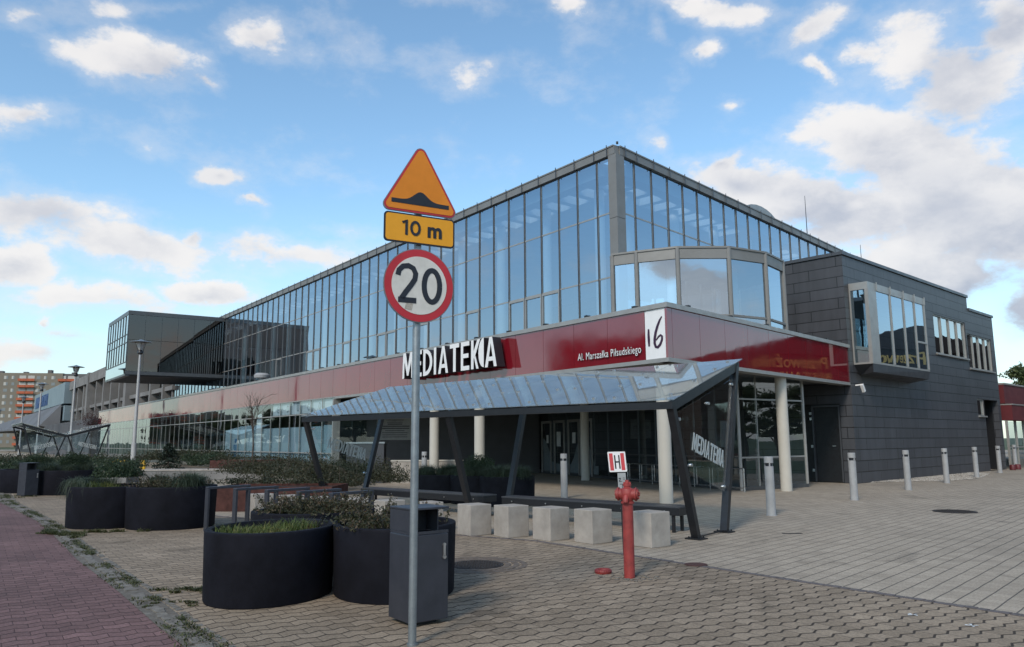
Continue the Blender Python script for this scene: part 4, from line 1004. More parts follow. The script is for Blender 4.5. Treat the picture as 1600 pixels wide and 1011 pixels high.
# CCTV camera
cc = empty('security_camera', at(AN, dC, .35, 3.62, nC, 0)); tag(cc, 'small white security camera on the grey annex wall below its window bay', 'camera')
mb = MB(); p = at(AN, dC, .35, 3.62, nC, 0); mb.beam(p + nC * .02, p + nC * .28 + UP * .02, .05, .05); mb.build('bracket', 'white', cc, p)
mb = MB(); q = p + nC * .25; mb.beam(q + UP * .02, q + dC * .16 - UP * .24, .10, .11); mb.build('housing', 'white', cc, p)
mb = MB(); p = at(AN, dC, 6.6, 0, nC, -2.0); mb.tube([(p.x, p.y, HA), (p.x, p.y, HA + 1.9)], [.025, .01], 6); mb.build('lightning_rod', 'black_steel', ann, AB)

# ------------------------------------------------------------------ red pavilion beyond the annex
RP = AN + dC * 18.6; PB = Vector((RP.x, RP.y, 0))
pav = tag(empty('red_pavilion', PB), 'low red pavilion with glazed ground floor beyond the grey annex', 'building')
mb = MB(); fbox(mb, RP, dC, nC, 0, 24, -.4, 0, 3.45, 4.45); fbox(mb, RP, dC, nC, 0, 24, -.4, .3, 2.55, 3.35); mb.build('red_fascia', 'red_sheet', pav, PB)
mb = MB(); fbox(mb, RP, dC, nC, 0, 24, -.5, .34, 3.36, 3.42); fbox(mb, RP, dC, nC, 0, 24, -.5, .05, 4.46, 4.55); mb.build('coping', 'alu', pav, PB)
for k in range(14):
    a = 1.5 * k; g = MB(); fquad(g, RP, dC, nC, a, a + 1.5, -.05, .05, 2.5); w_ = g.build('window', 'glass_low', pav, PB)
    f = MB(); fbox(f, RP, dC, nC, a, a + .07, -.1, .02, .05, 2.54); fbox(f, RP, dC, nC, a + .07, a + 1.5, -.1, .01, 1.1, 1.15); f.build('frame', 'alu', w_, PB)
mb = MB(); fbox(mb, RP, dC, nC, -.3, 24, -8, -7, 0, 4.4); fbox(mb, RP, dC, nC, -.3, 24, -7, -.41, 4.2, 4.44); mb.build('rear_wall', 'interior_dark', pav, PB)
for k in range(2):
    p = at(AN, dC, 16.9 + .9 * k, 0, nC, .5)
    b_ = MB(); b_.lathe([(.12, 0), (.14, .02), (.14, .22), (.11, .27), (.02, .28)], (p.x, p.y), 14); ob = b_.build('red_ballast', 'red_sheet', None, (p.x, p.y, 0), True)
    tag(ob, 'low red ballast weight on the ground by the dark recess' if k == 0 else 'low red ballast weight just right of the dark recess', 'weight', 'red weights beside the annex recess')

# ------------------------------------------------------------------ bus-shelter-like canopies with glass roofs
SD = V2(-.743, .669); SC = V2(.61, .79)      # along the canopy, across it
def make_canopy(base, sd, scv, L, bays, label, text=True, fr=(0, .5, 1.), hf=2.28, hb=3.15):
    """frames at fractions fr; each frame leans out like a V; feet .0 and 1.19 across"""
    e = tag(empty('glass_canopy', base), label, 'canopy', 'black steel canopies with glass roofs')
    B = Vector(base); zero = B
    def pt(t, c, z): return B + sd * t + scv * c + UP * z
    FF, BF, FT, BT = 0., 1.19, -.78, 2.12
    for f_ in fr:
        t = .06 + (L - .12) * f_
        mb = MB(); mb.beam(pt(t, FF, .02), pt(t, FT + .02, hf - .10), .10, .13, 0, sd); mb.build('post', 'black_steel', e, B)
        mb = MB(); mb.beam(pt(t, BF, .02), pt(t, BT - .06, hb - .10), .10, .13, 0, sd); mb.build('post', 'black_steel', e, B)
        mb = MB()
        for c in (FF, BF):
            q = pt(t, c, 0); mb.beam(q - sd * .15 + UP * .012, q + sd * .15 + UP * .012, .24, .022)
            for a in (-.1, .1):
                for b in (-.08, .08): r_ = q + sd * a + scv * b; mb.tube([r_ + UP * .02, r_ + UP * .05], .012, 6)
        mb.beam(pt(t, FF, .03), pt(t, BF, .03), .02, .02)
        mb.build('foot_plate', 'black_steel', e, B)
        mb = MB(); mb.beam(pt(t, FT, hf - .10), pt(t, BT, hb - .10), .10, .15, 0, UP); mb.build('rafter', 'black_steel', e, B)
    mb = MB(); mb.beam(pt(0, FT, hf - .08), pt(L, FT, hf - .08), .12, .12); mb.beam(pt(0, BT - .02, hb - .08), pt(L, BT - .02, hb - .08), .08, .10)
    mb.build('edge_beam', 'black_steel', e, B)
    for k in range(bays):
        a, b = L * k / bays - .05 * (k == 0), L * (k + 1) / bays - .012 + .05 * (k == bays - 1)
        g = MB()
        lo = [pt(a, FT - .08, hf), pt(b, FT - .08, hf), pt(b, BT + .08, hb + .03), pt(a, BT + .08, hb + .03)]
        nn = (lo[1] - lo[0]).cross(lo[3] - lo[0]).normalized()
        if nn.z < 0: nn = -nn
        if (lo[1] - lo[0]).cross(lo[3] - lo[0]).z < 0: lo = lo[::-1]
        g.hexa(lo, [p + nn * .014 for p in lo]); w = g.build('roof_pane', 'glass_roof', e, B)
        d = MB()
        for t in (a + .22, b - .22):
            for c in (-.55, .42, 1.35, 1.98):
                z = hf + (hb + .03 - hf) * (c - FT + .08) / (BT - FT + .16) + .015
                q = pt(t, c, z); d.tube([q, q + nn * .02], .035, 10); d.tube([q - nn * .07, q - nn * .02], .02, 8)
        d.build('pane_fixing', 'steel_light', w, B)
    # end panes between the leaning posts
    for t in (.06, L - .06):
        g = MB()
        p4 = [pt(t, -.12, 1.12), pt(t, 1.28, .70), pt(t, 1.92, 2.80), pt(t, -.58, 2.08)]
        off = sd * .006; b4 = [p - off for p in p4]; a4 = [p + off for p in p4]
        g.hexa(b4, a4); w = g.build('end_pane', 'glass_clear', e, B)
        d = MB()
        for c, z in ((-.50, 1.98), (1.84, 2.68), (.70, 2.28), (-.1, 1.22), (1.25, .80)):
            q = pt(t, c, z); d.tube([q - sd * .03, q + sd * .03], .028, 10); d.beam(q, q + scv * (-.1 if c < .5 else .08), .02, .02)
        d.build('pane_fixing', 'steel_light', w, B)
        if text:
            me = MEDIA_FLAT.copy(); me.transform(Matrix.Diagonal((1.34 / MEDIA_W, .31 / LH, .006 / .34, 1)))
            me.materials.clear(); me.materials.append(M['etch']); 
            for p in me.polygons: p.material_index = 0
            xa = (scv * 1.4 - UP * .36).normalized(); up = Vector(sd).cross(xa); up = up if up.z > 0 else -up
            # readable from outside the near end
            place_mesh(me, 'etched_lettering', frame_mat(pt(t, -.06, 1.47) - sd * .010, xa, up), w, B)
    return e
M['etch'] = plain('etched_white_lettering', (.42, .46, .46), .7, 0, .04)
c1 = make_canopy((3.1, 13.18, 0), SD, SC, 10.7, 7, 'long black steel canopy with glass roof over the benches before the entrance')
# far canopies among the shrubs on the left
c2 = make_canopy((-33.8, 60.5, 0), V2(-.6, .8), V2(.8, .6), 9.0, 6, 'distant canopy wing with pale glass roof rising to the right behind the lamp posts', True, (0, 1.))
c3 = make_canopy((-35.1, 59.4, 0), V2(-.6, .8), V2(-.8, -.6), 9.0, 6, 'distant canopy wing rising to the left, back to back with the pale one', True, (0, 1.))

def bench(p0, L, label):
    e = tag(empty('long_bench', (p0.x, p0.y, 0)), label, 'bench', 'long black benches under the canopy'); B = Vector((p0.x, p0.y, 0))
    w = .46
    mb = MB()
    def q(t, c, z): return B + SD * t + SC * c + UP * z
    for z0, z1, ins in ((.30, .435, .02),):
        pts = [q(0, 0, 0), q(L, 0, 0), q(L, w, 0), q(0, w, 0)]
        mb.prism([(p.x, p.y) for p in pts][::-1], z0, z1)
    ob = bevel(mb.build('frame', 'black_steel', e, B), .006)
    mb = MB()
    for k in range(5):
        c0 = .004 + k * .0925
        pts = [q(-.01, c0, 0), q(L + .01, c0, 0), q(L + .01, c0 + .084, 0), q(-.01, c0 + .084, 0)]
        mb.prism([(p.x, p.y) for p in pts][::-1], .438, .462)
    mb.build('seat', 'anth_cap', e, B)
    for t in (.15, L / 2, L - .15):
        for c in (.06, w - .06):
            m_ = MB(); m_.beam(q(t, c, 0), q(t, c, .30), .05, .05, 0, SD); m_.build('leg', 'black_steel', e, B)
    mb = MB()
    for k in range(5):
        r_ = q(.3 + k * (L - .6) / 4, -.004, .37); mb.tube([r_, r_ - SC * .012], .014, 8)
    mb.build('bolt_heads', 'steel_light', e, B)
b0 = Vector((2.95, 14.0, 0))
bench(b0, 4.3, 'long black bench under the canopy behind the nearest concrete cubes')
bench(b0 + SD * 4.85, 4.4, 'farther long black bench under the canopy, mostly hidden by shrubs and sign pole')

# ------------------------------------------------------------------ concrete cubes
def cube_mesh():
    mb = MB(); h = .222
    mb.prism([(-h, -h), (h, -h), (h, h), (-h, h)], 0, .53); return mb
cm = cube_mesh().build('concrete_cube', 'cube_concrete'); bevel(cm, .012, 2)
corners = [(-.64 + .03, 13.75), (.05, 13.45), (.72, 13.0), (1.39, 12.6), (2.24, 12.12)]
rzc = math.atan2(.6, .8)
cubes = []
for x_, y_ in corners: c = V2(x_, y_) + (V2(-.6, .8) + V2(.8, .6)) * .235; cubes.append((c.x - .13, c.y))
for i in range(1, 7): cubes.append((-.82 - .78 * i, 14.15 + .50 * i))
lab = ['pale concrete cube directly right of the graphite bin, first of the front row', 'pale concrete cube, second to the right of the graphite bin', 'pale concrete cube in the middle of the five right of the bin',
       'pale concrete cube standing just left of the red hydrant', 'pale concrete cube just right of the red hydrant, rightmost of the row',
       'pale concrete cube hidden mostly behind the graphite bin', 'pale concrete cube behind the shrub just left of the sign pole', 'pale concrete cube behind the last of the grey cycle hoops',
       'pale concrete cube between the fourth and fifth cycle hoops', 'pale concrete cube seen behind the third cycle hoop', 'pale concrete cube farthest left in the row behind the cycle hoops']
for i, (x_, y_) in enumerate(cubes):
    o_ = cm if i == 0 else copy_tree(cm)
    o_.location = (x_, y_, 0); o_.rotation_euler.z = rzc + random.uniform(-.06, .06)
    tag(o_, lab[i], 'concrete cube', 'concrete seating cubes in a row')

# ------------------------------------------------------------------ traffic sign
SP = Vector((-.83, 6.58, 0)); ts = tag(empty('traffic_sign', SP), 'galvanised pole with orange speed bump triangle, 10 m plate and 20 speed limit disc', 'traffic sign')
mb = MB(); mb.tube([(SP.x, SP.y, 0), (SP.x + .005, SP.y, 4.18)], .034, 20); mb.tube([(SP.x, SP.y, 0), (SP.x, SP.y, .02)], .045, 16); mb.build('pole', 'steel', ts, SP, True)
xS = V2(.875, .485); nS = V2(.485, -.875)
def sf(z, off=.06): return frame_mat(Vector((SP.x, SP.y, z)) + nS * off, xS, UP)
def rounded(poly, r, n=6):
    o_ = []; N = len(poly)
    for i in range(N):
        p0, p1, p2 = Vector(poly[i - 1]), Vector(poly[i]), Vector(poly[(i + 1) % N])
        a = (p0 - p1).normalized(); b = (p2 - p1).normalized(); half = math.acos(max(-1, min(1, a.dot(b)))) / 2
        dd = r / math.tan(half); c = p1 + (a + b).normalized() * (r / math.sin(half)); s_ = p1 + a * dd; e_ = p1 + b * dd
        a0 = math.atan2((s_ - c).y, (s_ - c).x); a1 = math.atan2((e_ - c).y, (e_ - c).x)
        while a1 - a0 > math.pi: a1 -= 2 * math.pi
        while a1 - a0 < -math.pi: a1 += 2 * math.pi
        o_ += [(c.x + r * math.cos(a0 + (a1 - a0) * k / n), c.y + r * math.sin(a0 + (a1 - a0) * k / n)) for k in range(n + 1)]
    return o_
def flat(poly, z0, z1, mi=0, mb=None):
    mb = mb or MB()
    ar = sum(poly[i][0] * poly[(i + 1) % len(poly)][1] - poly[(i + 1) % len(poly)][0] * poly[i][1] for i in range(len(poly)))
    mb.prism(poly if ar > 0 else poly[::-1], z0, z1, mi); return mb
def put(mb, name, mats, parent, mtx, o):
    ob = mb.build(name, mats); me = ob.data; bpy.data.objects.remove(ob); return place_mesh(me, name, mtx, parent, o)
TA = .765 / 2; Hh = .66
tri = [(-TA, 0), (TA, 0), (0, Hh)]
F = sf(3.62)
t1 = put(flat(rounded(tri, .055), -.012, .0), 'warning_sign', 'sign_back', ts, F, SP)
cen = Vector((0, Hh * .345))
sc_ = lambda k, poly: [((x - cen.x) * k + cen.x, (y - cen.y) * k + cen.y) for x, y in poly]
put(flat(sc_(.975, rounded(tri, .055)), .001, .003), 'red_border', 'sign_red', t1, F, SP)
put(flat(rounded(sc_(.90, tri), .035), .004, .006), 'orange_field', 'sign_yellow', t1, F, SP)
hump = [(-.27, .075), (.27, .075), (.27, .112)] + [(.25 - .5 * k / 24, .112 + .085 * math.exp(-((.25 - .5 * k / 24) / .085) ** 2)) for k in range(25)] + [(-.27, .112)]
put(flat(hump, .007, .009), 'speed_bump_symbol', 'sign_black', t1, F, SP)
F = sf(3.345); pw, ph_ = .66, .265
rect = [(-pw / 2, 0), (pw / 2, 0), (pw / 2, ph_), (-pw / 2, ph_)]
t2 = put(flat(rounded(rect, .035), -.012, 0), 'distance_plate', 'sign_black', ts, F, SP)
ins = lambda w: [(-pw / 2 + w, w), (pw / 2 - w, w), (pw / 2 - w, ph_ - w), (-pw / 2 + w, ph_ - w)]
put(flat(rounded(ins(.014), .026), .001, .003), 'yellow_field', 'plate_yellow', t2, F, SP)
mb = MB(); brush(mb, [(-.165, .178), (-.128, .205), (-.128, .072)], .024, .002); zz_ = [(-.045 + .038 * math.cos(2 * math.pi * k / 24), .139 + .056 * math.sin(2 * math.pi * k / 24)) for k in range(25)]; brush(mb, zz_, .023, .002)
put(mb, 'lettering', 'sign_black', t2, F @ Matrix.Translation((0, 0, .006)), SP)
me = fit_text(text_mesh('m', .2, .002, .006, 'sign_black'), .135, .098); place_mesh(me, 'lettering', F @ Matrix.Translation((.07, .072, .006)), t2, SP)
F = sf(2.98); rc = .325
circ = lambda r: [(r * math.cos(2 * math.pi * k / 64), r * math.sin(2 * math.pi * k / 64)) for k in range(64)]
t3 = put(flat(circ(rc), -.014, 0), 'speed_limit_sign', 'sign_back', ts, F, SP)
put(flat(circ(rc * .978), .001, .003), 'red_ring', 'sign_red', t3, F, SP); put(flat(circ(rc * .785), .004, .006), 'white_field', 'sign_white', t3, F, SP)
mb = MB()
two = [(-.20, .075), (-.19, .12), (-.155, .155), (-.105, .165), (-.06, .145), (-.038, .10), (-.045, .05), (-.08, -.005), (-.125, -.065), (-.165, -.125)]
brush(mb, two, .047, .002); brush(mb, [(-.195, -.137), (-.03, -.137)], .048, .002)
zero_ = [(.115 + .073 * math.cos(2 * math.pi * k / 28), .003 + .140 * math.sin(2 * math.pi * k / 28)) for k in range(29)]; brush(mb, zero_, .047, .002)
put(mb, 'digits', 'sign_black', t3, F @ Matrix.Translation((0, 0, .007)), SP)
mb = MB(); flat([(-.135, -.215), (-.07, -.225), (-.055, -.16), (-.12, -.15)], 0, .0008, 0, mb); put(mb, 'faded_sticker', plain('faded_sticker', (.38, .35, .30), .7, 0, .3, 60), t3, F @ Matrix.Translation((0, 0, .0065)), SP)
mb = MB()
for z in (2.70, 3.2, 3.42, 3.56, 3.75):
    mb.tube([(SP.x, SP.y, z), (SP.x, SP.y, z + .035)], .041, 16); p = Vector((SP.x, SP.y, z + .017)); mb.beam(p - xS * .06 + nS * .036, p + xS * .06 + nS * .036, .02, .03)
mb.build('clamps', 'sign_black', ts, SP)

# ------------------------------------------------------------------ litter bins
def make_bin(loc, rz, label):
    e = tag(empty('litter_bin', loc, rz), label, 'litter bin', 'graphite litter bins')
    w = .40; h = .80
    mb = MB(); mb.box(-w / 2, w / 2, -w / 2, w / 2, .04, h); bevel(mb.build('body', 'bin', e), .006)
    mb = MB(); mb.box(-w / 2 + .03, w / 2 - .03, -w / 2 + .03, w / 2 - .03, h - .001, h + .004); mb.build('opening_shade_plate', 'black_steel', e)  # black plate on the closed body paints the dark inside
    mb = MB(); mb.box(-w / 2, w / 2, -w / 2, -w / 2 + .012, h + .005, h + .03); mb.box(-w / 2 + .001, -w / 2 + .012, -w / 2 + .013, w / 2 - .013, h + .005, h + .028); mb.build('rim', 'bin', e)
    mb = MB(); mb.box(-w / 2, -w / 2 + .012, -w / 2 + .0, w / 2, h + .031, 1.02) ; mb.build('side_panel', 'bin', e)
    mb = MB(); mb.box(w / 2 - .16, w / 2, w / 2 - .012, w / 2, h + .005, 1.02); mb.box(w / 2 - .012, w / 2, w / 2 - .22, w / 2 - .013, h + .005, 1.02); mb.build('side_panel', 'bin', e)
    mb = MB(); mb.box(-w / 2 - .004, w / 2 + .004, -w / 2 - .004, w / 2 + .004, 1.023, 1.043); bevel(mb.build('roof_plate', 'bin', e), .004)
    mb = MB(); mb.box(-.12, .12, -.12, .12, 0, .039); mb.build('foot', 'black_steel', e)
    mb = MB(); mb.tube([(w / 2 - .05, -w / 2 - .003, .70), (w / 2 - .05, -w / 2 - .018, .70)], .016, 10); mb.box(w / 2 - .062, w / 2 - .040, -w / 2 - .02, -w / 2 - .004, .60, .70); mb.tube([(w / 2 - .05, -w / 2 - .003, .59), (w / 2 - .05, -w / 2 - .02, .59)], .018, 10)
    mb.build('latch', 'steel_light', e)
    return e
bn = make_bin((-.885, 7.42, 0), R(37), 'graphite sheet metal litter bin close behind the sign pole')
bn2 = copy_tree(bn); bn2.location = (-15.3, 24.7, 0); bn2.rotation_euler.z = R(62); bn2['label'] = 'graphite litter bin far left beside the low oval planters'

# ------------------------------------------------------------------ planters
def planter(loc, ax, ay, h, rz, label, plants, grp='round anthracite planters', seed=0, soil=-.10):
    random.seed(seed)
    e = tag(empty('planter', loc, rz), label, 'planter', grp)
    mb = MB(); mb.lathe([(.955, 0), (.975, .025), (1.0, h - .03), (1.0, h - .008), (.992, h), (.90, h), (.89, h - .01), (.87, h - .25)], (0, 0), 56, 0, ax, ay, False)
    mb.build('pot', 'planter', e, smooth=True)
    mb = MB(); k = []
    mb.lathe([(.885, h + soil), (.45, h + soil + .03), (.001, h + soil + .04)], (0, 0), 32, 0, ax, ay, False); mb.build('soil', 'soil', e, smooth=True)
    for kind in plants:
        m_ = MB(); z = h + soil
        if kind == 'shrub':
            for _ in range(11):
                a = random.uniform(0, 6.28); r = random.uniform(.1, .8); c = (math.cos(a) * r * ax, math.sin(a) * r * ay, z + random.uniform(.04, .13))
                leaves(m_, c, (random.uniform(.16, .3), random.uniform(.16, .28), random.uniform(.08, .17)), 420, .042, 0, .6, .5)
            for _ in range(52):
                a = random.uniform(0, 6.28); r = random.uniform(.1, .85); p = Vector((math.cos(a) * r * ax, math.sin(a) * r * ay, z + .06))
                d = Vector((math.cos(a) * .55 + random.gauss(0, .35), math.sin(a) * .55 + random.gauss(0, .35), random.uniform(.5, 1.2))).normalized(); L = random.uniform(.14, .34)
                q_ = p + d * L + Vector((d.x, d.y, 0)) * L * .25; m_.tube([p, p + d * L * .6, q_], [.005, .004, .002], 4, 1, False)
                for _ in range(30): t_ = random.uniform(.3, 1); one_leaf(m_, p.lerp(q_, t_) + Vector([random.gauss(0, .016) for _ in range(3)]), .036, 0)
            tag(m_.build('shrub', ['cotoneaster', 'bark'], e))
        elif kind == 'grass':
            for _ in range(2600):
                a = random.uniform(0, 6.28); r = random.random() ** .5 * .86; x, y = math.cos(a) * r * ax, math.sin(a) * r * ay
                if x > ax * .38 + random.gauss(0, .05): continue
                tall = (.5 + .5 * math.sin(x * 5 + 1) * math.sin(y * 4))
                blade(m_, (x, y, z), random.uniform(.06, .13) + .13 * tall * random.random(), .6, .004, 0)
            tag(m_.build('grass_tuft', 'grass', e)); m2 = MB()
            for _ in range(1800):
                a = random.uniform(0, 6.28); r = random.random() ** .5 * .86; x, y = math.cos(a) * r * ax, math.sin(a) * r * ay
                if x > ax * .45 + random.gauss(0, .05): continue
                blade(m2, (x, y, z), random.uniform(.03, .10), .9, .006, 0)
            m2.build('sedum', 'sedum', e)
        elif kind == 'fescue':
            for _ in range(7):
                a = random.uniform(0, 6.28); r = random.uniform(.35, .8); cx, cy = math.cos(a) * r * ax, math.sin(a) * r * ay
                for _ in range(650):
                    blade(m_, (cx + random.gauss(0, .06), cy + random.gauss(0, .06), z), random.uniform(.26, .46), random.uniform(.3, 1.2), .0045, 0, 1.0)
            m_.build('fescue_tuft', 'fescue', e)
        elif kind == 'trail':
            for _ in range(3200):
                a = math.pi + random.gauss(0, .5); cx, cy = math.cos(a) * .85 * ax, math.sin(a) * .85 * ay
                blade(m_, (cx + random.gauss(0, .05), cy + random.gauss(0, .05), z + .08), random.uniform(.12, .26), random.uniform(.4, 1.5), .004, 0, 2.6)
            m_.build('trailing_fescue', 'fescue', e)
        elif kind == 'ball':
            leaves(m_, (.1, .1, z + .26), (.46, .45, .40), 6500, .04, 0, .6, .18); m_.build('evergreen_shrub', 'box_leaf', e)
        elif kind == 'palegrass':
            for _ in range(900):
                blade(m_, (random.gauss(-.15, .18), random.gauss(-.3, .12), z), random.uniform(.08, .24), .6, .004, 0)
            m_.build('pale_grass', 'grass', e)
    return e
planter((-2.66, 8.72, 0), .655, .80, .735, R(-12), 'round anthracite planter with fresh green grass, nearest the kerb', ['grass'], seed=11, soil=-.13)
planter((-1.33, 8.90, 0), .68, .80, .75, R(8), 'round anthracite planter of brownish shrubs directly behind the graphite bin', ['shrub'], seed=12)
planter((-2.72, 10.75, 0), .82, .74, .735, R(20), 'round anthracite planter of tall reddish shrubs behind the grassy one', ['shrub', 'shrub'], seed=13)
planter((-8.15, 15.9, 0), .80, .76, .80, 0, 'left planter of the middle pair, trailing blue grass over its rim', ['trail', 'ball', 'palegrass'], seed=14)
planter((-6.80, 15.65, 0), .85, .78, .80, 0, 'right planter of the middle pair, low spreading shrub beside the cycle hoops', ['shrub', 'fescue'], seed=15)
planter((-14.6, 25.7, 0), .95, .8, .78, R(10), 'far planter of dense dark shrub just right of the second bin', ['ball', 'ball', 'fescue'], seed=16)
planter((-16.6, 27.0, 0), 1.0, .9, .78, 0, 'farthest left planter, showing beside the second bin', ['ball', 'fescue'], seed=17)
planter((-2.0, 21.6, 0), .72, .72, .74, 0, 'planter of blue grass behind the canopy just right of the sign pole', ['fescue', 'fescue'], 'fescue planters behind the canopy', seed=18)
planter((-1.0, 21.0, 0), .68, .68, .74, 0, 'middle planter of blue grass behind the canopy', ['fescue', 'ball'], 'fescue planters behind the canopy', seed=19)
planter((-.15, 20.3, 0), .72, .72, .74, 0, 'right planter of blue grass behind the canopy, beside the leaning posts', ['fescue', 'fescue'], 'fescue planters behind the canopy', seed=20)

# ------------------------------------------------------------------ cycle hoops
def make_hoop():
    e = empty('cycle_hoop', (0, 0, 0))
    mb = MB(); w, h, L = .045, .82, .92
    mb.box(-.05, .05, 0, w, 0, h - w - .002); bevel(mb.build('upright', 'bin', e), .006); mb = MB(); mb.box(-.05, .05, L - w, L, 0, h - w - .002); bevel(mb.build('upright', 'bin', e), .006)
    mb = MB(); mb.box(-.05, .05, 0, L, h - w, h); bevel(mb.build('top_bar', 'bin', e), .006)
    return e
hp = make_hoop(); hl = ['grey flat-bar cycle hoop farthest left, beside the planter pair', 'grey cycle hoop, second from the left', 'grey cycle hoop, middle one of the five', 'grey cycle hoop, fourth from the left, behind the shrub', 'grey cycle hoop farthest right, ending before the concrete cubes']
for i, (x_, y_) in enumerate([(-5.75, 14.72), (-5.05, 14.22), (-4.33, 13.75), (-3.65, 13.3), (-2.98, 12.8)]):
    o_ = hp if i == 0 else copy_tree(hp); o_.location = (x_, y_, 0); o_.rotation_euler.z = math.atan2(.8, .6) - math.pi / 2
    tag(o_, hl[i], 'cycle hoop', 'grey cycle hoops in a row')

# ------------------------------------------------------------------ hydrant and its sign
HY = (1.40, 9.62, 0)
hy = tag(empty('fire_hydrant', HY), 'faded red pillar hydrant standing alone on the wave pavers', 'hydrant')
mb = MB(); mb.lathe([(.066, 0), (.066, .875), (.082, .88), (.082, .90), (.066, .905)], (0, 0), 28); mb.build('pillar', 'hydrant', hy, smooth=True)
mb = MB(); mb.lathe([(.066, .905), (.075, .93), (.088, .97), (.088, 1.02), (.075, 1.055), (.045, 1.07), (.045, 1.085), (.052, 1.09), (.052, 1.115), (.035, 1.12), (.0, 1.122)], (0, 0), 28)
xd = Vector((.93, -.36, 0))
mb.tube([xd * -.10 + UP * .99, xd * .10 + UP * .99], .068, 22)
fd = Vector((-.36, -.93, 0)); mb.tube([UP * .955, fd * .085 + UP * .955, fd * .10 + UP * .93, fd * .10 + UP * .90], .034, 14)
mb.build('head', 'hydrant', hy, smooth=True)
for s_ in (-1, 1):
    mb = MB(); mb.tube([xd * (s_ * .10) + UP * .99, xd * (s_ * .118) + UP * .99], .082, 24); mb.tube([xd * (s_ * .118) + UP * .99, xd * (s_ * .138) + UP * .99], .062, 20)
    for a in range(3): t = a * 2.09 + .3; mb.tube([xd * (s_ * .138) + Vector((0, 0, .99 + .045 * math.sin(t))) + Vector((-xd.y, xd.x, 0)) * .045 * math.cos(t), xd * (s_ * .15) + Vector((0, 0, .99 + .045 * math.sin(t))) + Vector((-xd.y, xd.x, 0)) * .045 * math.cos(t)], .01, 8)
    mb.tube([xd * (s_ * .138) + UP * .99, xd * (s_ * .155) + UP * .99], .02, 6); mb.build('outlet_cap', 'hydrant', hy, smooth=True)
mb = MB(); mb.tube([(0, 0, 1.12), (0, 0, 1.16)], .028, 5); mb.box(-.045, .045, -.012, .012, 1.118, 1.135); mb.build('spindle_cap', 'hydrant', hy)
HS = Vector((1.60, 11.45, 0)); hs = tag(empty('hydrant_sign', HS), 'square white H sign with two red bars on a thin black stake behind the hydrant', 'sign')
mb = MB(); mb.tube([(HS.x, HS.y, 0), (HS.x - .03, HS.y + .01, 1.40)], .018, 8); mb.build('stake', 'black_steel', hs, HS)
F = frame_mat(Vector((HS.x - .055, HS.y - .03, 1.185)), Vector((1, .05, .02)), Vector((-.085, 0, 1))) @ Matrix.Scale(.9, 4)
pl_ = put(flat(rounded([(-.15, 0), (.14, 0), (.14, .325), (-.15, .325)], .012, 3), -.004, 0), 'sign_plate', 'white', hs, F, HS)
mb = MB(); flat([(-.13, .025), (-.07, .025), (-.07, .30), (-.13, .30)], 0, .001, 0, mb); flat([(.055, .025), (.115, .025), (.115, .30), (.055, .30)], 0, .001, 0, mb); put(mb, 'red_bars', 'pink', pl_, F @ Matrix.Translation((0, 0, .001)), HS)
mb = MB(); flat([(-.050, .05), (-.028, .05), (-.028, .27), (-.050, .27)], 0, .001, 0, mb); flat([(.018, .05), (.040, .05), (.040, .27), (.018, .27)], 0, .001, 0, mb); flat([(-.028, .148), (.018, .148), (.018, .172), (-.028, .172)], 0, .001, 0, mb)
put(mb, 'lettering', 'sign_black', pl_, F @ Matrix.Translation((0, 0, .001)), HS)
F2 = frame_mat(Vector((HS.x - .02, HS.y - .03, .885)), Vector((1, .05, .02)), Vector((-.03, 0, 1)))
p2 = put(flat([(-.045, 0), (.075, 0), (.075, .285), (-.045, .285)], -.003, 0), 'small_plate', 'poster', hs, F2, HS)
mb = MB()
for q in ([(-.03, .20), (.0, .20), (.0, .215), (-.03, .215)], [(-.03, .17), (-.015, .17), (.0, .20), (-.012, .20)], [(-.03, .16), (.004, .16), (.004, .17), (-.03, .17)], [(.008, .16), (.018, .16), (.018, .17), (.008, .17)], [(-.02, .12), (.06, .12), (.06, .128), (-.02, .128)], [(.012, .03), (.02, .03), (.02, .12), (.012, .12)], [(.03, .19), (.06, .19), (.06, .196), (.03, .196)], [(.03, .21), (.06, .21), (.06, .216), (.03, .216)]): flat(q, 0, .001, 0, mb)
put(mb, 'small_lettering', 'sign_black', p2, F2 @ Matrix.Translation((0, 0, .001)), HS)
mb = MB()
for k in range(24):
    a0, a1 = 2 * math.pi * k / 24, 2 * math.pi * (k + 1) / 24
    mb.tube([(.085 * math.cos(a0), .085 * math.sin(a0), .03), (.085 * math.cos(a1), .085 * math.sin(a1), .03)], .026, 8, 0, False)
mb.lathe([(.10, 0), (.11, .03)], (0, 0), 20)
ob = mb.build('red_ring_marker', 'hydrant', None, (0, 0, 0), True); ob.location = (1.12, 9.95, 0); tag(ob, 'small red ring lying on the pavers left of the hydrant', 'ring')
# broken paving round the hydrant foot
mb = MB()
for _ in range(46):
    a = random.uniform(0, 6.28); r = random.uniform(.09, .3); s_ = random.uniform(.012, .035); x_, y_ = HY[0] + math.cos(a) * r * 1.2, HY[1] + math.sin(a) * r
    mb.prism([(x_ + s_ * math.cos(t) * random.uniform(.7, 1.2), y_ + s_ * math.sin(t) * .8) for t in (0, 1.1, 2.4, 3.6, 5.)], .004, .005 + random.uniform(.004, .014))
tag(mb.build('mortar_crumbs', 'granite'), 'pale crumbs of broken mortar round the hydrant foot', 'rubble', kind='stuff')

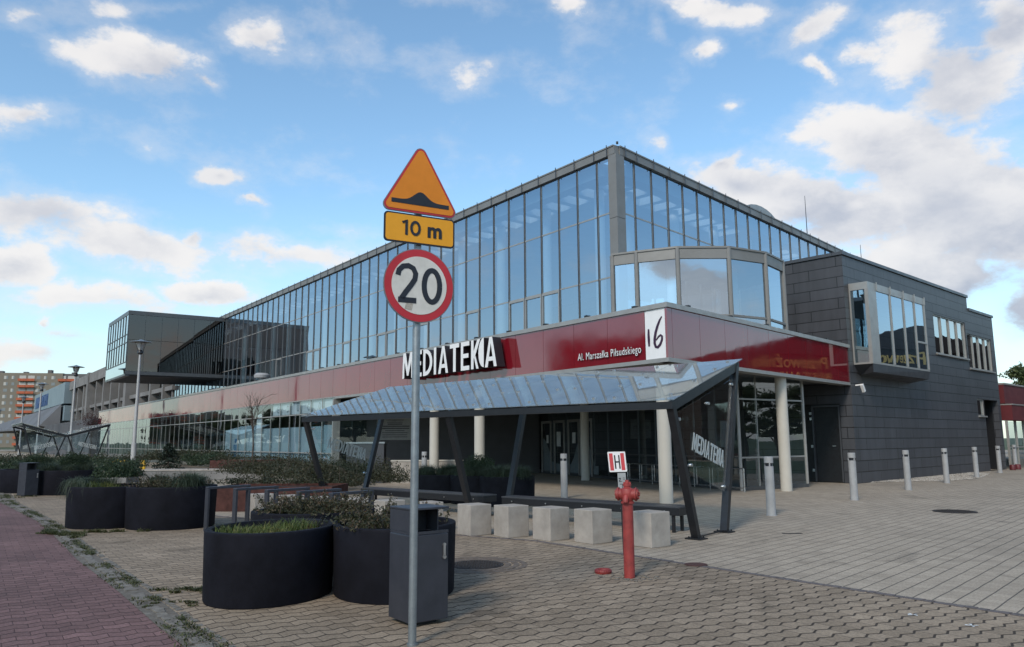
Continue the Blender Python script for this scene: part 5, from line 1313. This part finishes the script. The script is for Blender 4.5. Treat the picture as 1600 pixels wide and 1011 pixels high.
# ------------------------------------------------------------------ lids in the ground
def lid(loc, rx, rz, label, mat='iron', frame=.03, slots=True):
    e = tag(empty('manhole_cover', loc), label, 'manhole cover')
    mb = MB(); mb.lathe([(1 + frame / rx, .002), (1 + frame / rx, .012), (1.0, .013), (1.0, .009)], (0, 0), 36, 0, rx, rx, True); mb.build('ring', mat, e)
    mb = MB(); mb.lathe([(.97, .010), (.97, .016)], (0, 0), 32, 0, rx, rx)
    if slots:
        n_ = 9
        for i in range(-n_, n_ + 1):
            for j in range(-n_, n_ + 1):
                x_, y_ = i * rx / n_ * .95, j * rx / n_ * .95
                if math.hypot(x_, y_) < rx * .88: mb.box(x_ - rx * .032, x_ + rx * .032, y_ - rx * .022, y_ + rx * .022, .0165, .021)
    mb.build('lid', mat, e); return e
lid((-.50, 10.65, 0), .34, 0, 'round cast iron drain cover set in the pavers right of the planters')
mb = MB()   # setts round the drain
for k in range(60):
    for j, r in enumerate((.43, .54, .65)):
        a = 2 * math.pi * (k + j * .5) / (36 + 8 * j)
        if k >= 36 + 8 * j: continue
        c = V2(-.50 + r * math.cos(a), 10.65 + r * math.sin(a)); u = V2(math.cos(a), math.sin(a)); v = V2(-u.y, u.x); h = .038
        mb.prism([(p.x, p.y) for p in (c - u * h - v * h, c + u * h - v * h, c + u * h + v * h, c - u * h + v * h)], .0, .009 + random.uniform(-.002, .003))
tag(mb.build('drain_setts', plain('brown_setts', (.13, .105, .085), .9, 0, .35, 12, .5, 60)), kind='structure')
lid((9.95, 17.75, 0), .42, 0, 'round dark manhole cover in the pale slabs right of the bollards')
lid((2.42, 10.55, 0), .13, 0, 'small rusty valve cover beside the edging right of the hydrant', 'rust_iron', .02, False)
mb = MB(); mb.box(-.17, .17, -.05, .05, .001, .006); ob = mb.build('paver_patch', 'iron'); ob.location = (4.9, 13.9, 0); tag(ob, 'thin dark metal strip in the slabs right of the canopy foot', 'metal strip')

# ------------------------------------------------------------------ bollards
def make_bollard():
    e = empty('bollard', (0, 0, 0)); r = .098
    mb = MB(); mb.tube([(0, 0, 0), (0, 0, 1.055)], r, 28); mb.tube([(0, 0, 0), (0, 0, .012)], r + .02, 28); mb.build('shaft', 'bollard', e, smooth=True)
    mb = MB(); mb.tube([(0, 0, 1.056), (0, 0, 1.125)], r * .72, 20); mb.build('lamp_slot', 'sign_black', e, smooth=True)
    mb = MB()
    for a in (.4, 2.5, 4.6): mb.box(r * .85 * math.cos(a) - .012, r * .85 * math.cos(a) + .012, r * .85 * math.sin(a) - .012, r * .85 * math.sin(a) + .012, 1.056, 1.125)
    mb.build('slot_bar', 'bollard', e)
    mb = MB(); mb.lathe([(r, 1.126), (r, 1.25), (r - .01, 1.26), (0, 1.262)], (0, 0), 28); mb.build('cap', 'bollard', e, smooth=True)
    return e
bp = make_bollard()
bl = [((5.62, 17.15), 'grey bollard light nearest the camera, just right of the canopy'), ((9.21, 21.2), 'grey bollard light standing before the grey annex corner'), ((12.65, 25.1), 'grey bollard light at the near edge of the gravel'),
      ((15.95, 28.8), 'grey bollard light in the middle of the gravel strip'), ((19.26, 32.5), 'grey bollard light at the far end of the gravel'), ((22.86, 36.7), 'grey bollard light before the dark wall recess'),
      ((26.39, 41.0), 'grey bollard light just past the annex, left of two far ones'), ((30.4, 45.6), 'farthest grey bollard light before the red pavilion'), ((1.47, 22.5), 'grey bollard light behind the bench, before the dark entrance'), ((-3.2, 28.2), 'grey bollard light between the planters and cream columns')]
for i, ((x_, y_), lb) in enumerate(bl):
    o_ = bp if i == 0 else copy_tree(bp); o_.location = (x_, y_, 0); o_.rotation_euler.z = i * .5; tag(o_, lb, 'bollard', 'grey bollard lights on the plaza')

# ------------------------------------------------------------------ information pillar beside the entrance
ip = tag(empty('information_pillar', (-5.9, 31.4, 0)), 'dark square information pillar under the far end of the canopy', 'pillar')
mb = MB(); mb.box(-.75, .75, -.3, .3, 0, 1.55); mb.build('body', 'anth_plain', ip); mb = MB(); mb.box(-.78, .78, -.33, .33, 1.555, 1.62); mb.build('cap', 'steel', ip)
lw = tag(empty('low_wall', (-3.6, 31.0, 0)), 'low pale concrete wall beside the dark pillar', 'wall')
mb = MB(); mb.box(-1.2, 1.6, -.15, .15, 0, .85); mb.build('wall_body', 'cube_concrete', lw); mb = MB(); mb.box(-1.23, 1.63, -.18, .18, .853, .9); mb.build('coping', 'cream', lw)

# ------------------------------------------------------------------ street lamps
def make_lamp():
    e = empty('street_lamp', (0, 0, 0)); h = 7.0
    mb = MB(); mb.tube([(0, 0, 0), (0, 0, 1.6), (0, 0, 1.62), (0, 0, h)], [.15, .15, .11, .065], 14); mb.build('pole', 'pole', e, smooth=True)
    mb = MB(); mb.lathe([(.06, h), (.17, h + .08), (.17, h + .2), (.10, h + .3)], (0, 0), 14); mb.build('collar', 'black_steel', e, smooth=True)
    mb = MB(); mb.lathe([(.10, h + .3), (.26, h + .72), (.24, h + .76)], (0, 0), 16); mb.build('lantern', 'lampglass', e, smooth=True)
    mb = MB(); mb.lathe([(.62, h + .765), (.60, h + .79), (.2, h + .88), (.05, h + .94), (0, h + .96)], (0, 0), 24); mb.build('shade', 'steel', e, smooth=True)
    mb = MB()
    for a in range(4): c, s_ = math.cos(a * 1.57 + .5), math.sin(a * 1.57 + .5); mb.tube([(.14 * c, .14 * s_, h + .2), (.30 * c, .30 * s_, h + .765)], .012, 6)
    mb.build('stay', 'black_steel', e); return e
lp = make_lamp()
ll = [((-22.9, 47.0), 'tall pale lamp post nearest the camera, yellow hoops at its foot'), ((-35.6, 62.5), 'pale lamp post second from the right, rising past the concrete hall'), ((-49.3, 80.5), 'lamp post in front of the pale blue wall panel'),
      ((-66, 104), 'lamp post against the orange balconies'), ((-95, 143), 'farthest lamp post at the left edge of the view')]
for i, ((x_, y_), lb) in enumerate(ll):
    o_ = lp if i == 0 else copy_tree(lp); o_.location = (x_, y_, 0); o_.rotation_euler.z = i; tag(o_, lb, 'street lamp', 'street lamps in a row along the path')
hg = tag(empty('guard_hoops', (-22.9, 46.6, 0)), 'yellow painted guard hoops round the foot of the nearest lamp post', 'guard hoop')
for dx, dy, rz in ((-.7, 0, .3), (.0, -.55, 1.2), (.75, .1, 2.2)):
    mb = MB(); pts = [(dx + .38 * math.cos(t) * math.cos(rz), dy + .38 * math.cos(t) * math.sin(rz), .15 + .42 * math.sin(t)) for t in [math.pi * k / 10 for k in range(11)]]
    mb.tube([(pts[0][0], pts[0][1], 0)] + pts + [(pts[-1][0], pts[-1][1], 0)], .085, 10); mb.build('hoop', 'yellow', hg, smooth=True)

# ------------------------------------------------------------------ shrub beds, low walls and corten boxes on the left
def bed(name, cx, cy, L, W_, h, rot, n, mat, label, cat='shrubs', size=.09, kind=None, tw=0):
    e = empty(name, (cx, cy, 0), rot); tag(e, label, cat, None, kind)
    m_ = MB()
    k = max(3, int(L / .9)); per = n // (k * 2)
    for i in range(k):
        for j in (0, 1):
            x = -L / 2 + L * (i + random.random()) / k; y = W_ * (-.25 + .5 * j) + random.gauss(0, .1)
            leaves(m_, (x, y, h * random.uniform(.3, .5)), (random.uniform(.6, .95), W_ * .33, h * random.uniform(.42, .62)), per, size, 0, .7, .25)
    for _ in range(tw):
        x = random.uniform(-L / 2, L / 2); y = random.uniform(-W_ / 2, W_ / 2); p = Vector((x, y, h * .6)); d = Vector((random.gauss(0, .5), random.gauss(0, .5), 1)).normalized(); l_ = random.uniform(.2, .6)
        m_.tube([p, p + d * l_], [.008, .004], 4, 1, False)
        for _ in range(14): one_leaf(m_, p + d * l_ * random.uniform(.2, 1) + Vector([random.gauss(0, .03) for _ in range(3)]), size * .8, 0)
    m_.build('foliage', [mat, 'bark'], e); return e
rA = math.atan2(dA.y, dA.x)
random.seed(21)
bed('shrub_bed', -8.0, 29.3, 10.0, 3.4, 1.15, rA, 26000, 'hedge', 'broad bed of olive brown shrubs before the glass facade, left of the canopy', size=.075, tw=60)
bed('shrub_bed', -5.3, 25.6, 3.0, 2.6, .75, rA + .3, 7000, 'hedge', 'low end of the shrub bed beneath the canopy end pane', size=.07, tw=20)
bed('hedge_row', -22.0, 52.5, 14.0, 3.0, 1.25, rA, 16000, 'hedge', 'long low mass of shrubs behind the nearest lamp post', size=.12, tw=30)
bed('hedge_row', -33.0, 52.0, 16.0, 5.0, 1.0, 0.1, 15000, 'hedge', 'wide low shrubs before the distant canopies', size=.13, tw=20)
bed('hedge_row', -25.5, 41.5, 11.0, 1.6, 1.0, .05, 12000, 'box_leaf', 'dark clipped hedge strip left of the nearest lamp post', size=.10)
bed('hedge_row', -17.2, 44.0, 5.5, 1.6, 1.15, rA, 7000, 'box_leaf', 'dark hedge between the spruce and the rusty planting box', size=.10)
bed('hedge_row', -23.5, 38.6, 9.0, 1.4, .62, -.02, 7000, 'box_leaf', 'lowest dark hedge just above the pale plaza edge at far left', size=.09)
def boxbed(cx, cy, L, W_, h, rot, label, mat='corten', plants=True, pm='hedge'):
    e = tag(empty('planting_box', (cx, cy, 0), rot), label, 'planting box', 'rusty steel planting boxes' if mat == 'corten' else None)
    m_ = MB(); t = .03
    m_.box(-L / 2, L / 2, -W_ / 2, -W_ / 2 + t, 0, h); m_.box(-L / 2, L / 2, W_ / 2 - t, W_ / 2, 0, h); m_.box(-L / 2, -L / 2 + t, -W_ / 2 + t, W_ / 2 - t, 0, h); m_.box(L / 2 - t, L / 2, -W_ / 2 + t, W_ / 2 - t, 0, h)
    m_.build('side_panels', mat, e); m_ = MB(); m_.box(-L / 2 + t, L / 2 - t, -W_ / 2 + t, W_ / 2 - t, 0, h - .06); m_.build('soil', 'soil', e)
    if plants:
        m_ = MB()
        for k in range(max(2, int(L / .8))): leaves(m_, (-L / 2 + .3 + k * .8, 0, h + .05), (.5, W_ * .38, .22), 700, .06, 0, .6)
        m_.build('foliage', pm, e)
    return e
boxbed(-12.9, 38.6, 3.6, 1.6, .78, .08, 'rusty steel planting box before the facade glass, left of the thin tree')
boxbed(-5.75, 19.6, 2.9, 1.5, .58, -.05, 'rusty steel planting box behind the cycle hoops', plants=True)
for cx, cy, L, rot, lb in ((-17.6, 33.0, 3.2, -.05, 'low pale stone bench wall behind the middle planters'), (-13.6, 34.6, 5.4, .02, 'long low pale wall with a dark face near the lamp foot'), (-21.3, 29.4, 2.6, 0., 'low pale wall at the left edge beside the far planters')):
    e = tag(empty('low_wall', (cx, cy, 0), rot), lb, 'wall')
    m_ = MB(); m_.box(-L / 2, L / 2, -.5, .5, 0, .42); m_.build('wall_body', 'concrete', e); m_ = MB(); m_.box(-L / 2 - .03, L / 2 + .03, -.53, .53, .423, .48); m_.build('coping', 'cube_concrete', e)
# spruce, thin bare tree, red plant
def conifer(loc, h, r, label):
    e = tag(empty('spruce_tree', loc), label, 'tree'); m_ = MB(); m_.tube([(0, 0, 0), (0, 0, h)], [.05, .01], 6); m_.build('trunk', 'bark', e)
    m_ = MB(); n_ = 12
    for k in range(n_):
        z = h * (.06 + .9 * k / n_); rr = r * (1 - k / n_) ** .8 + .03
        for b_ in range(9):
            a = random.uniform(0, 6.28)
            for _ in range(42):
                t = random.random(); one_leaf(m_, Vector((math.cos(a + random.gauss(0, .09)) * rr * t, math.sin(a + random.gauss(0, .09)) * rr * t, z - rr * t * .18 + random.gauss(0, .03))), .10, 0)
    m_.build('crown', 'spruce', e)
conifer((-17.0, 38.5, 0), 1.75, .95, 'small dark spruce right of the nearest lamp post')
def bare_tree(loc, h, label, leafy=0, mat='bark'):
    e = tag(empty('young_tree', loc), label, 'tree'); m_ = MB()
    m_.tube([(0, 0, 0), (.04, .02, h * .3), (-.02, 0, h * .55)], [.045, .035, .025], 7)
    for _ in range(11):
        z = random.uniform(.35, .58) * h; a = random.uniform(0, 6.28)
        twig(m_, (0, 0, z), (math.cos(a) * .35, math.sin(a) * .35, 1), h * .22, .016, 0, 2)
    m_.build('branches', mat, e)
    if leafy:
        m_ = MB(); leaves(m_, (0, 0, h * .7), (h * .22, h * .22, h * .28), leafy, .1, 0, .9, .5); m_.build('crown', 'red_leaf', e)
random.seed(5)
bare_tree((-12.6, 37.6, 0), 4.9, 'thin bare young tree standing in front of the glass facade')
bare_tree((-38.0, 70.0, 0), 4.6, 'small dark red leaved tree left of the red band end', 1600)

# ------------------------------------------------------------------ broadleaf trees
def make_tree(h, r, n, mat='tree_leaf', seed=1, leaf_s=.34, name='broadleaf_tree'):
    random.seed(seed); e = empty(name, (0, 0, 0)); m_ = MB()
    m_.tube([(0, 0, 0), (.1, 0, h * .25), (0, .1, h * .5), (0, 0, h * .8)], [h * .028, h * .022, h * .014, .03], 8)
    cl = []
    for k in range(15):
        a = random.uniform(0, 6.28); z = random.uniform(.32, .9) * h; rr = r * random.uniform(.25, .75) * (1.1 - abs(z / h - .55))
        c = Vector((math.cos(a) * rr, math.sin(a) * rr, z)); cl.append(c); m_.tube([(0, 0, z * .7), c * .6 + Vector((0, 0, z * .36)), c], [.10, .06, .02], 5, 0, False)
    m_.build('trunk', 'bark', e); m_ = MB()
    for c in cl: leaves(m_, c, (r * .38, r * .38, h * .13), n // 15, leaf_s, 0, 1., .35)
    m_.build('crown', mat, e); return e
tr = make_tree(9.5, 3.4, 9000)
tl = [((50.2, 75.0, 0), 'pale leafy tree rising behind the red pavilion at the right edge', .9), ((-66, 120, 0), 'dark round tree low behind the far lamp posts', .45)]
for i, (p, lb, s_) in enumerate(tl):
    o_ = tr if i == 0 else copy_tree(tr); o_.location = p; o_.scale = (s_,) * 3; tag(o_, lb, 'tree')

# ------------------------------------------------------------------ apartment blocks
def make_block(name, W_, D_, floors, label, near=True):
    e = empty(name, (0, 0, 0)); tag(e, label, 'apartment block', 'grey apartment blocks with orange balconies'); fh = 2.75; H_ = floors * fh + 1.6
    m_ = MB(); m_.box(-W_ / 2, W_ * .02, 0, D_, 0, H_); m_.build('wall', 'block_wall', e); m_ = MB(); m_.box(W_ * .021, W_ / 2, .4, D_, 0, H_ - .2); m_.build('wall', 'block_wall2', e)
    m_ = MB()
    for k in range(8): x = -W_ / 2 + W_ * (k + .5) / 8; m_.box(x - 1, x + .6, 3, 5, H_, H_ + random.uniform(.6, 1.8))
    m_.build('roof_boxes', 'block_wall2', e)
    cnt = 0; rest = MB()
    x = -W_ / 2 + 1.5; colk = 0
    balx = []
    while x < W_ / 2 - 2.5:
        isb = colk % 5 in (2, 3)
        y0 = 0 if x < 0 else .4
        for f_ in range(floors):
            z = .9 + f_ * fh
            if isb:
                balx.append((x, y0, z))
            else:
                w_ = 1.5 if colk % 2 else 1.1
                if cnt < 96 and near and f_ >= 3:
                    m_ = MB(); m_.box(x, x + w_, y0 - .05, y0 - .01, z + .8, z + 2.1); q = m_.build('window', 'win_far', e); cnt += 1
                    if cnt % 3: m_ = MB(); m_.box(x - .08, x + w_ * .55, y0 - .09, y0 - .055, z + .75, z + 2.15); m_.build('curtain', 'win_frame_far', q)
                else: rest.box(x, x + w_, y0 - .05, y0 - .01, z + .8, z + 2.1)
        x += 3.4 if isb else 3.0; colk += 1
    if rest.f: tag(rest.build('lower_windows', 'win_far', e), kind='stuff')
    bf = MB(); bw = MB(); bc = 0
    for (x, y0, z) in balx:
        if near and bc < 96 and z > 6:
            m_ = MB(); m_.box(x - .2, x + 3.0, y0 - 1.2, y0 - 1.1, z - .1, z + .95); m_.box(x - .2, x + 3.0, y0 - 1.099, y0, z - .1, z); q = m_.build('balcony', 'orange', e)
            m_ = MB(); m_.box(x, x + 2.6, y0 - .06, y0 - .01, z + .05, z + 2.3); m_.build('balcony_window', 'win_frame_far' if bc % 3 else 'win_far', q); bc += 1
        else: bf.box(x - .2, x + 3.0, y0 - 1.2, y0 - .01, z - .1, z + .95)
    if bf.f: tag(bf.build('lower_balconies', 'orange', e), kind='stuff')
    return e
random.seed(9)
ab = make_block('apartment_block', 78, 12, 11, 'tall grey apartment block with orange balconies at the far left')
ab.location = (-198, 335, 0); ab.rotation_euler.z = R(10)
# blocks, trees and a restaurant across the street and behind the viewer: they show as reflections
ab2 = make_block('apartment_block', 64, 12, 11, 'grey apartment block across the street, seen in the window reflections', False)
for i, (p, rz) in enumerate([((-520, 455, 0), R(56)), ((-590, 370, 0), R(60)), ((-204, 40, 0), R(82)), ((-120, -150, 0), R(150)), ((60, -170, 0), R(186)), ((350, -60, 0), R(265)), ((370, 130, 0), R(285))]):
    o_ = ab2 if i == 0 else copy_tree(ab2); o_.location = p; o_.rotation_euler.z = rz
    o_.scale.z = .8 if i < 2 else 1.
    o_['label'] = 'grey apartment block across the street, number %s of those only reflected in the glass' % ('one two three four five six seven'.split()[i])
random.seed(31)
TP = [(-48 - i * 2.3 + random.uniform(-6, 4), -30 + i * 4.1, random.uniform(.6, .95)) for i in range(56)] + [(60 + random.uniform(-4, 6), -50 + i * 3.1, .60) for i in range(26)] + [(62 + i * 6, 64 + i * 8 + random.uniform(-4, 4), .8) for i in range(5)] + [(-40 + 12 * i, -52 + random.uniform(-8, 8), .7) for i in range(8)]
for i, (x_, y_, k_) in enumerate(TP):
    o_ = copy_tree(tr); o_.location = (x_, y_, 0)
    o_.rotation_euler.z = random.uniform(0, 6); s_ = random.uniform(.8, 1.2) * k_; o_.scale = (s_ * 1.3, s_ * 1.3, s_ * random.uniform(.85, 1.1)); tag(o_, 'street tree across the road, showing only as a reflection in the glass', 'tree', 'trees reflected in the glass')
# restaurant building beyond the right edge of the view; its gold lettering mirrors in the red band
RO = Vector((45.2, 36.2, 0)); dR = V2(.28, .96); nR = V2(-.96, .28)
rs = tag(empty('restaurant_building', RO), 'dark brown restaurant with gold lettering, seen mirrored in the red band', 'building')
mb = MB(); fbox(mb, RO, dR, nR, 0, 21, -9, 0, 0, 8.6)
a = [at(RO, dR, 0, 8.6, nR, .2), at(RO, dR, 21, 8.6, nR, .2), at(RO, dR, 9, 10.6, nR, .2)]; b = [p - nR * 9 for p in a]
mb.face(a); mb.face(b[::-1]); mb.face([a[0], a[2], b[2], b[0]]); mb.face([a[2], a[1], b[1], b[2]]); mb.face([a[0], b[0], b[1], a[1]])
mb.build('wall', 'brick_dark', rs, RO)
for k in range(5):
    mb = MB(); fbox(mb, RO, dR, nR, 2 + 3.8 * k, 4.4 + 3.8 * k, .0, .06, 1.0, 3.0); mb.build('window', 'win_far', rs, RO)
me = fit_text(text_mesh('Przewo\u017anika', 1.4, .03, .01, 'gold'), 7.6, 1.1); place_mesh(me, 'lettering', frame_mat(at(RO, dR, 9.3, 7.45, nR, .25), -dR, UP), rs, RO)
me = fit_text(text_mesh('RESTAURACJA', 1.2, .03, .02, 'gold', spacing=1.3), 8.4, .7); place_mesh(me, 'lettering', frame_mat(at(RO, dR, 9.6, 6.4, nR, .25), -dR, UP), rs, RO)

for k, (x_, y_, lb) in enumerate([(3.75, 7.55, 'tiny pale scrap lying on the wave pavers at the lower right'), (4.05, 7.12, 'second pale scrap on the wave pavers, nearer the lower right corner')]):
    mb = MB()
    for a in range(4): t = a * 1.57 + .3 + k; mb.face([(0, 0, .006), (.045 * math.cos(t - .35), .045 * math.sin(t - .35), .012), (.06 * math.cos(t), .06 * math.sin(t), .008), (.045 * math.cos(t + .35), .045 * math.sin(t + .35), .010)])
    ob = mb.build('paper_scrap', 'paper'); ob.location = (x_, y_, 0); tag(ob, lb, 'scrap', 'pale scraps on the pavers')
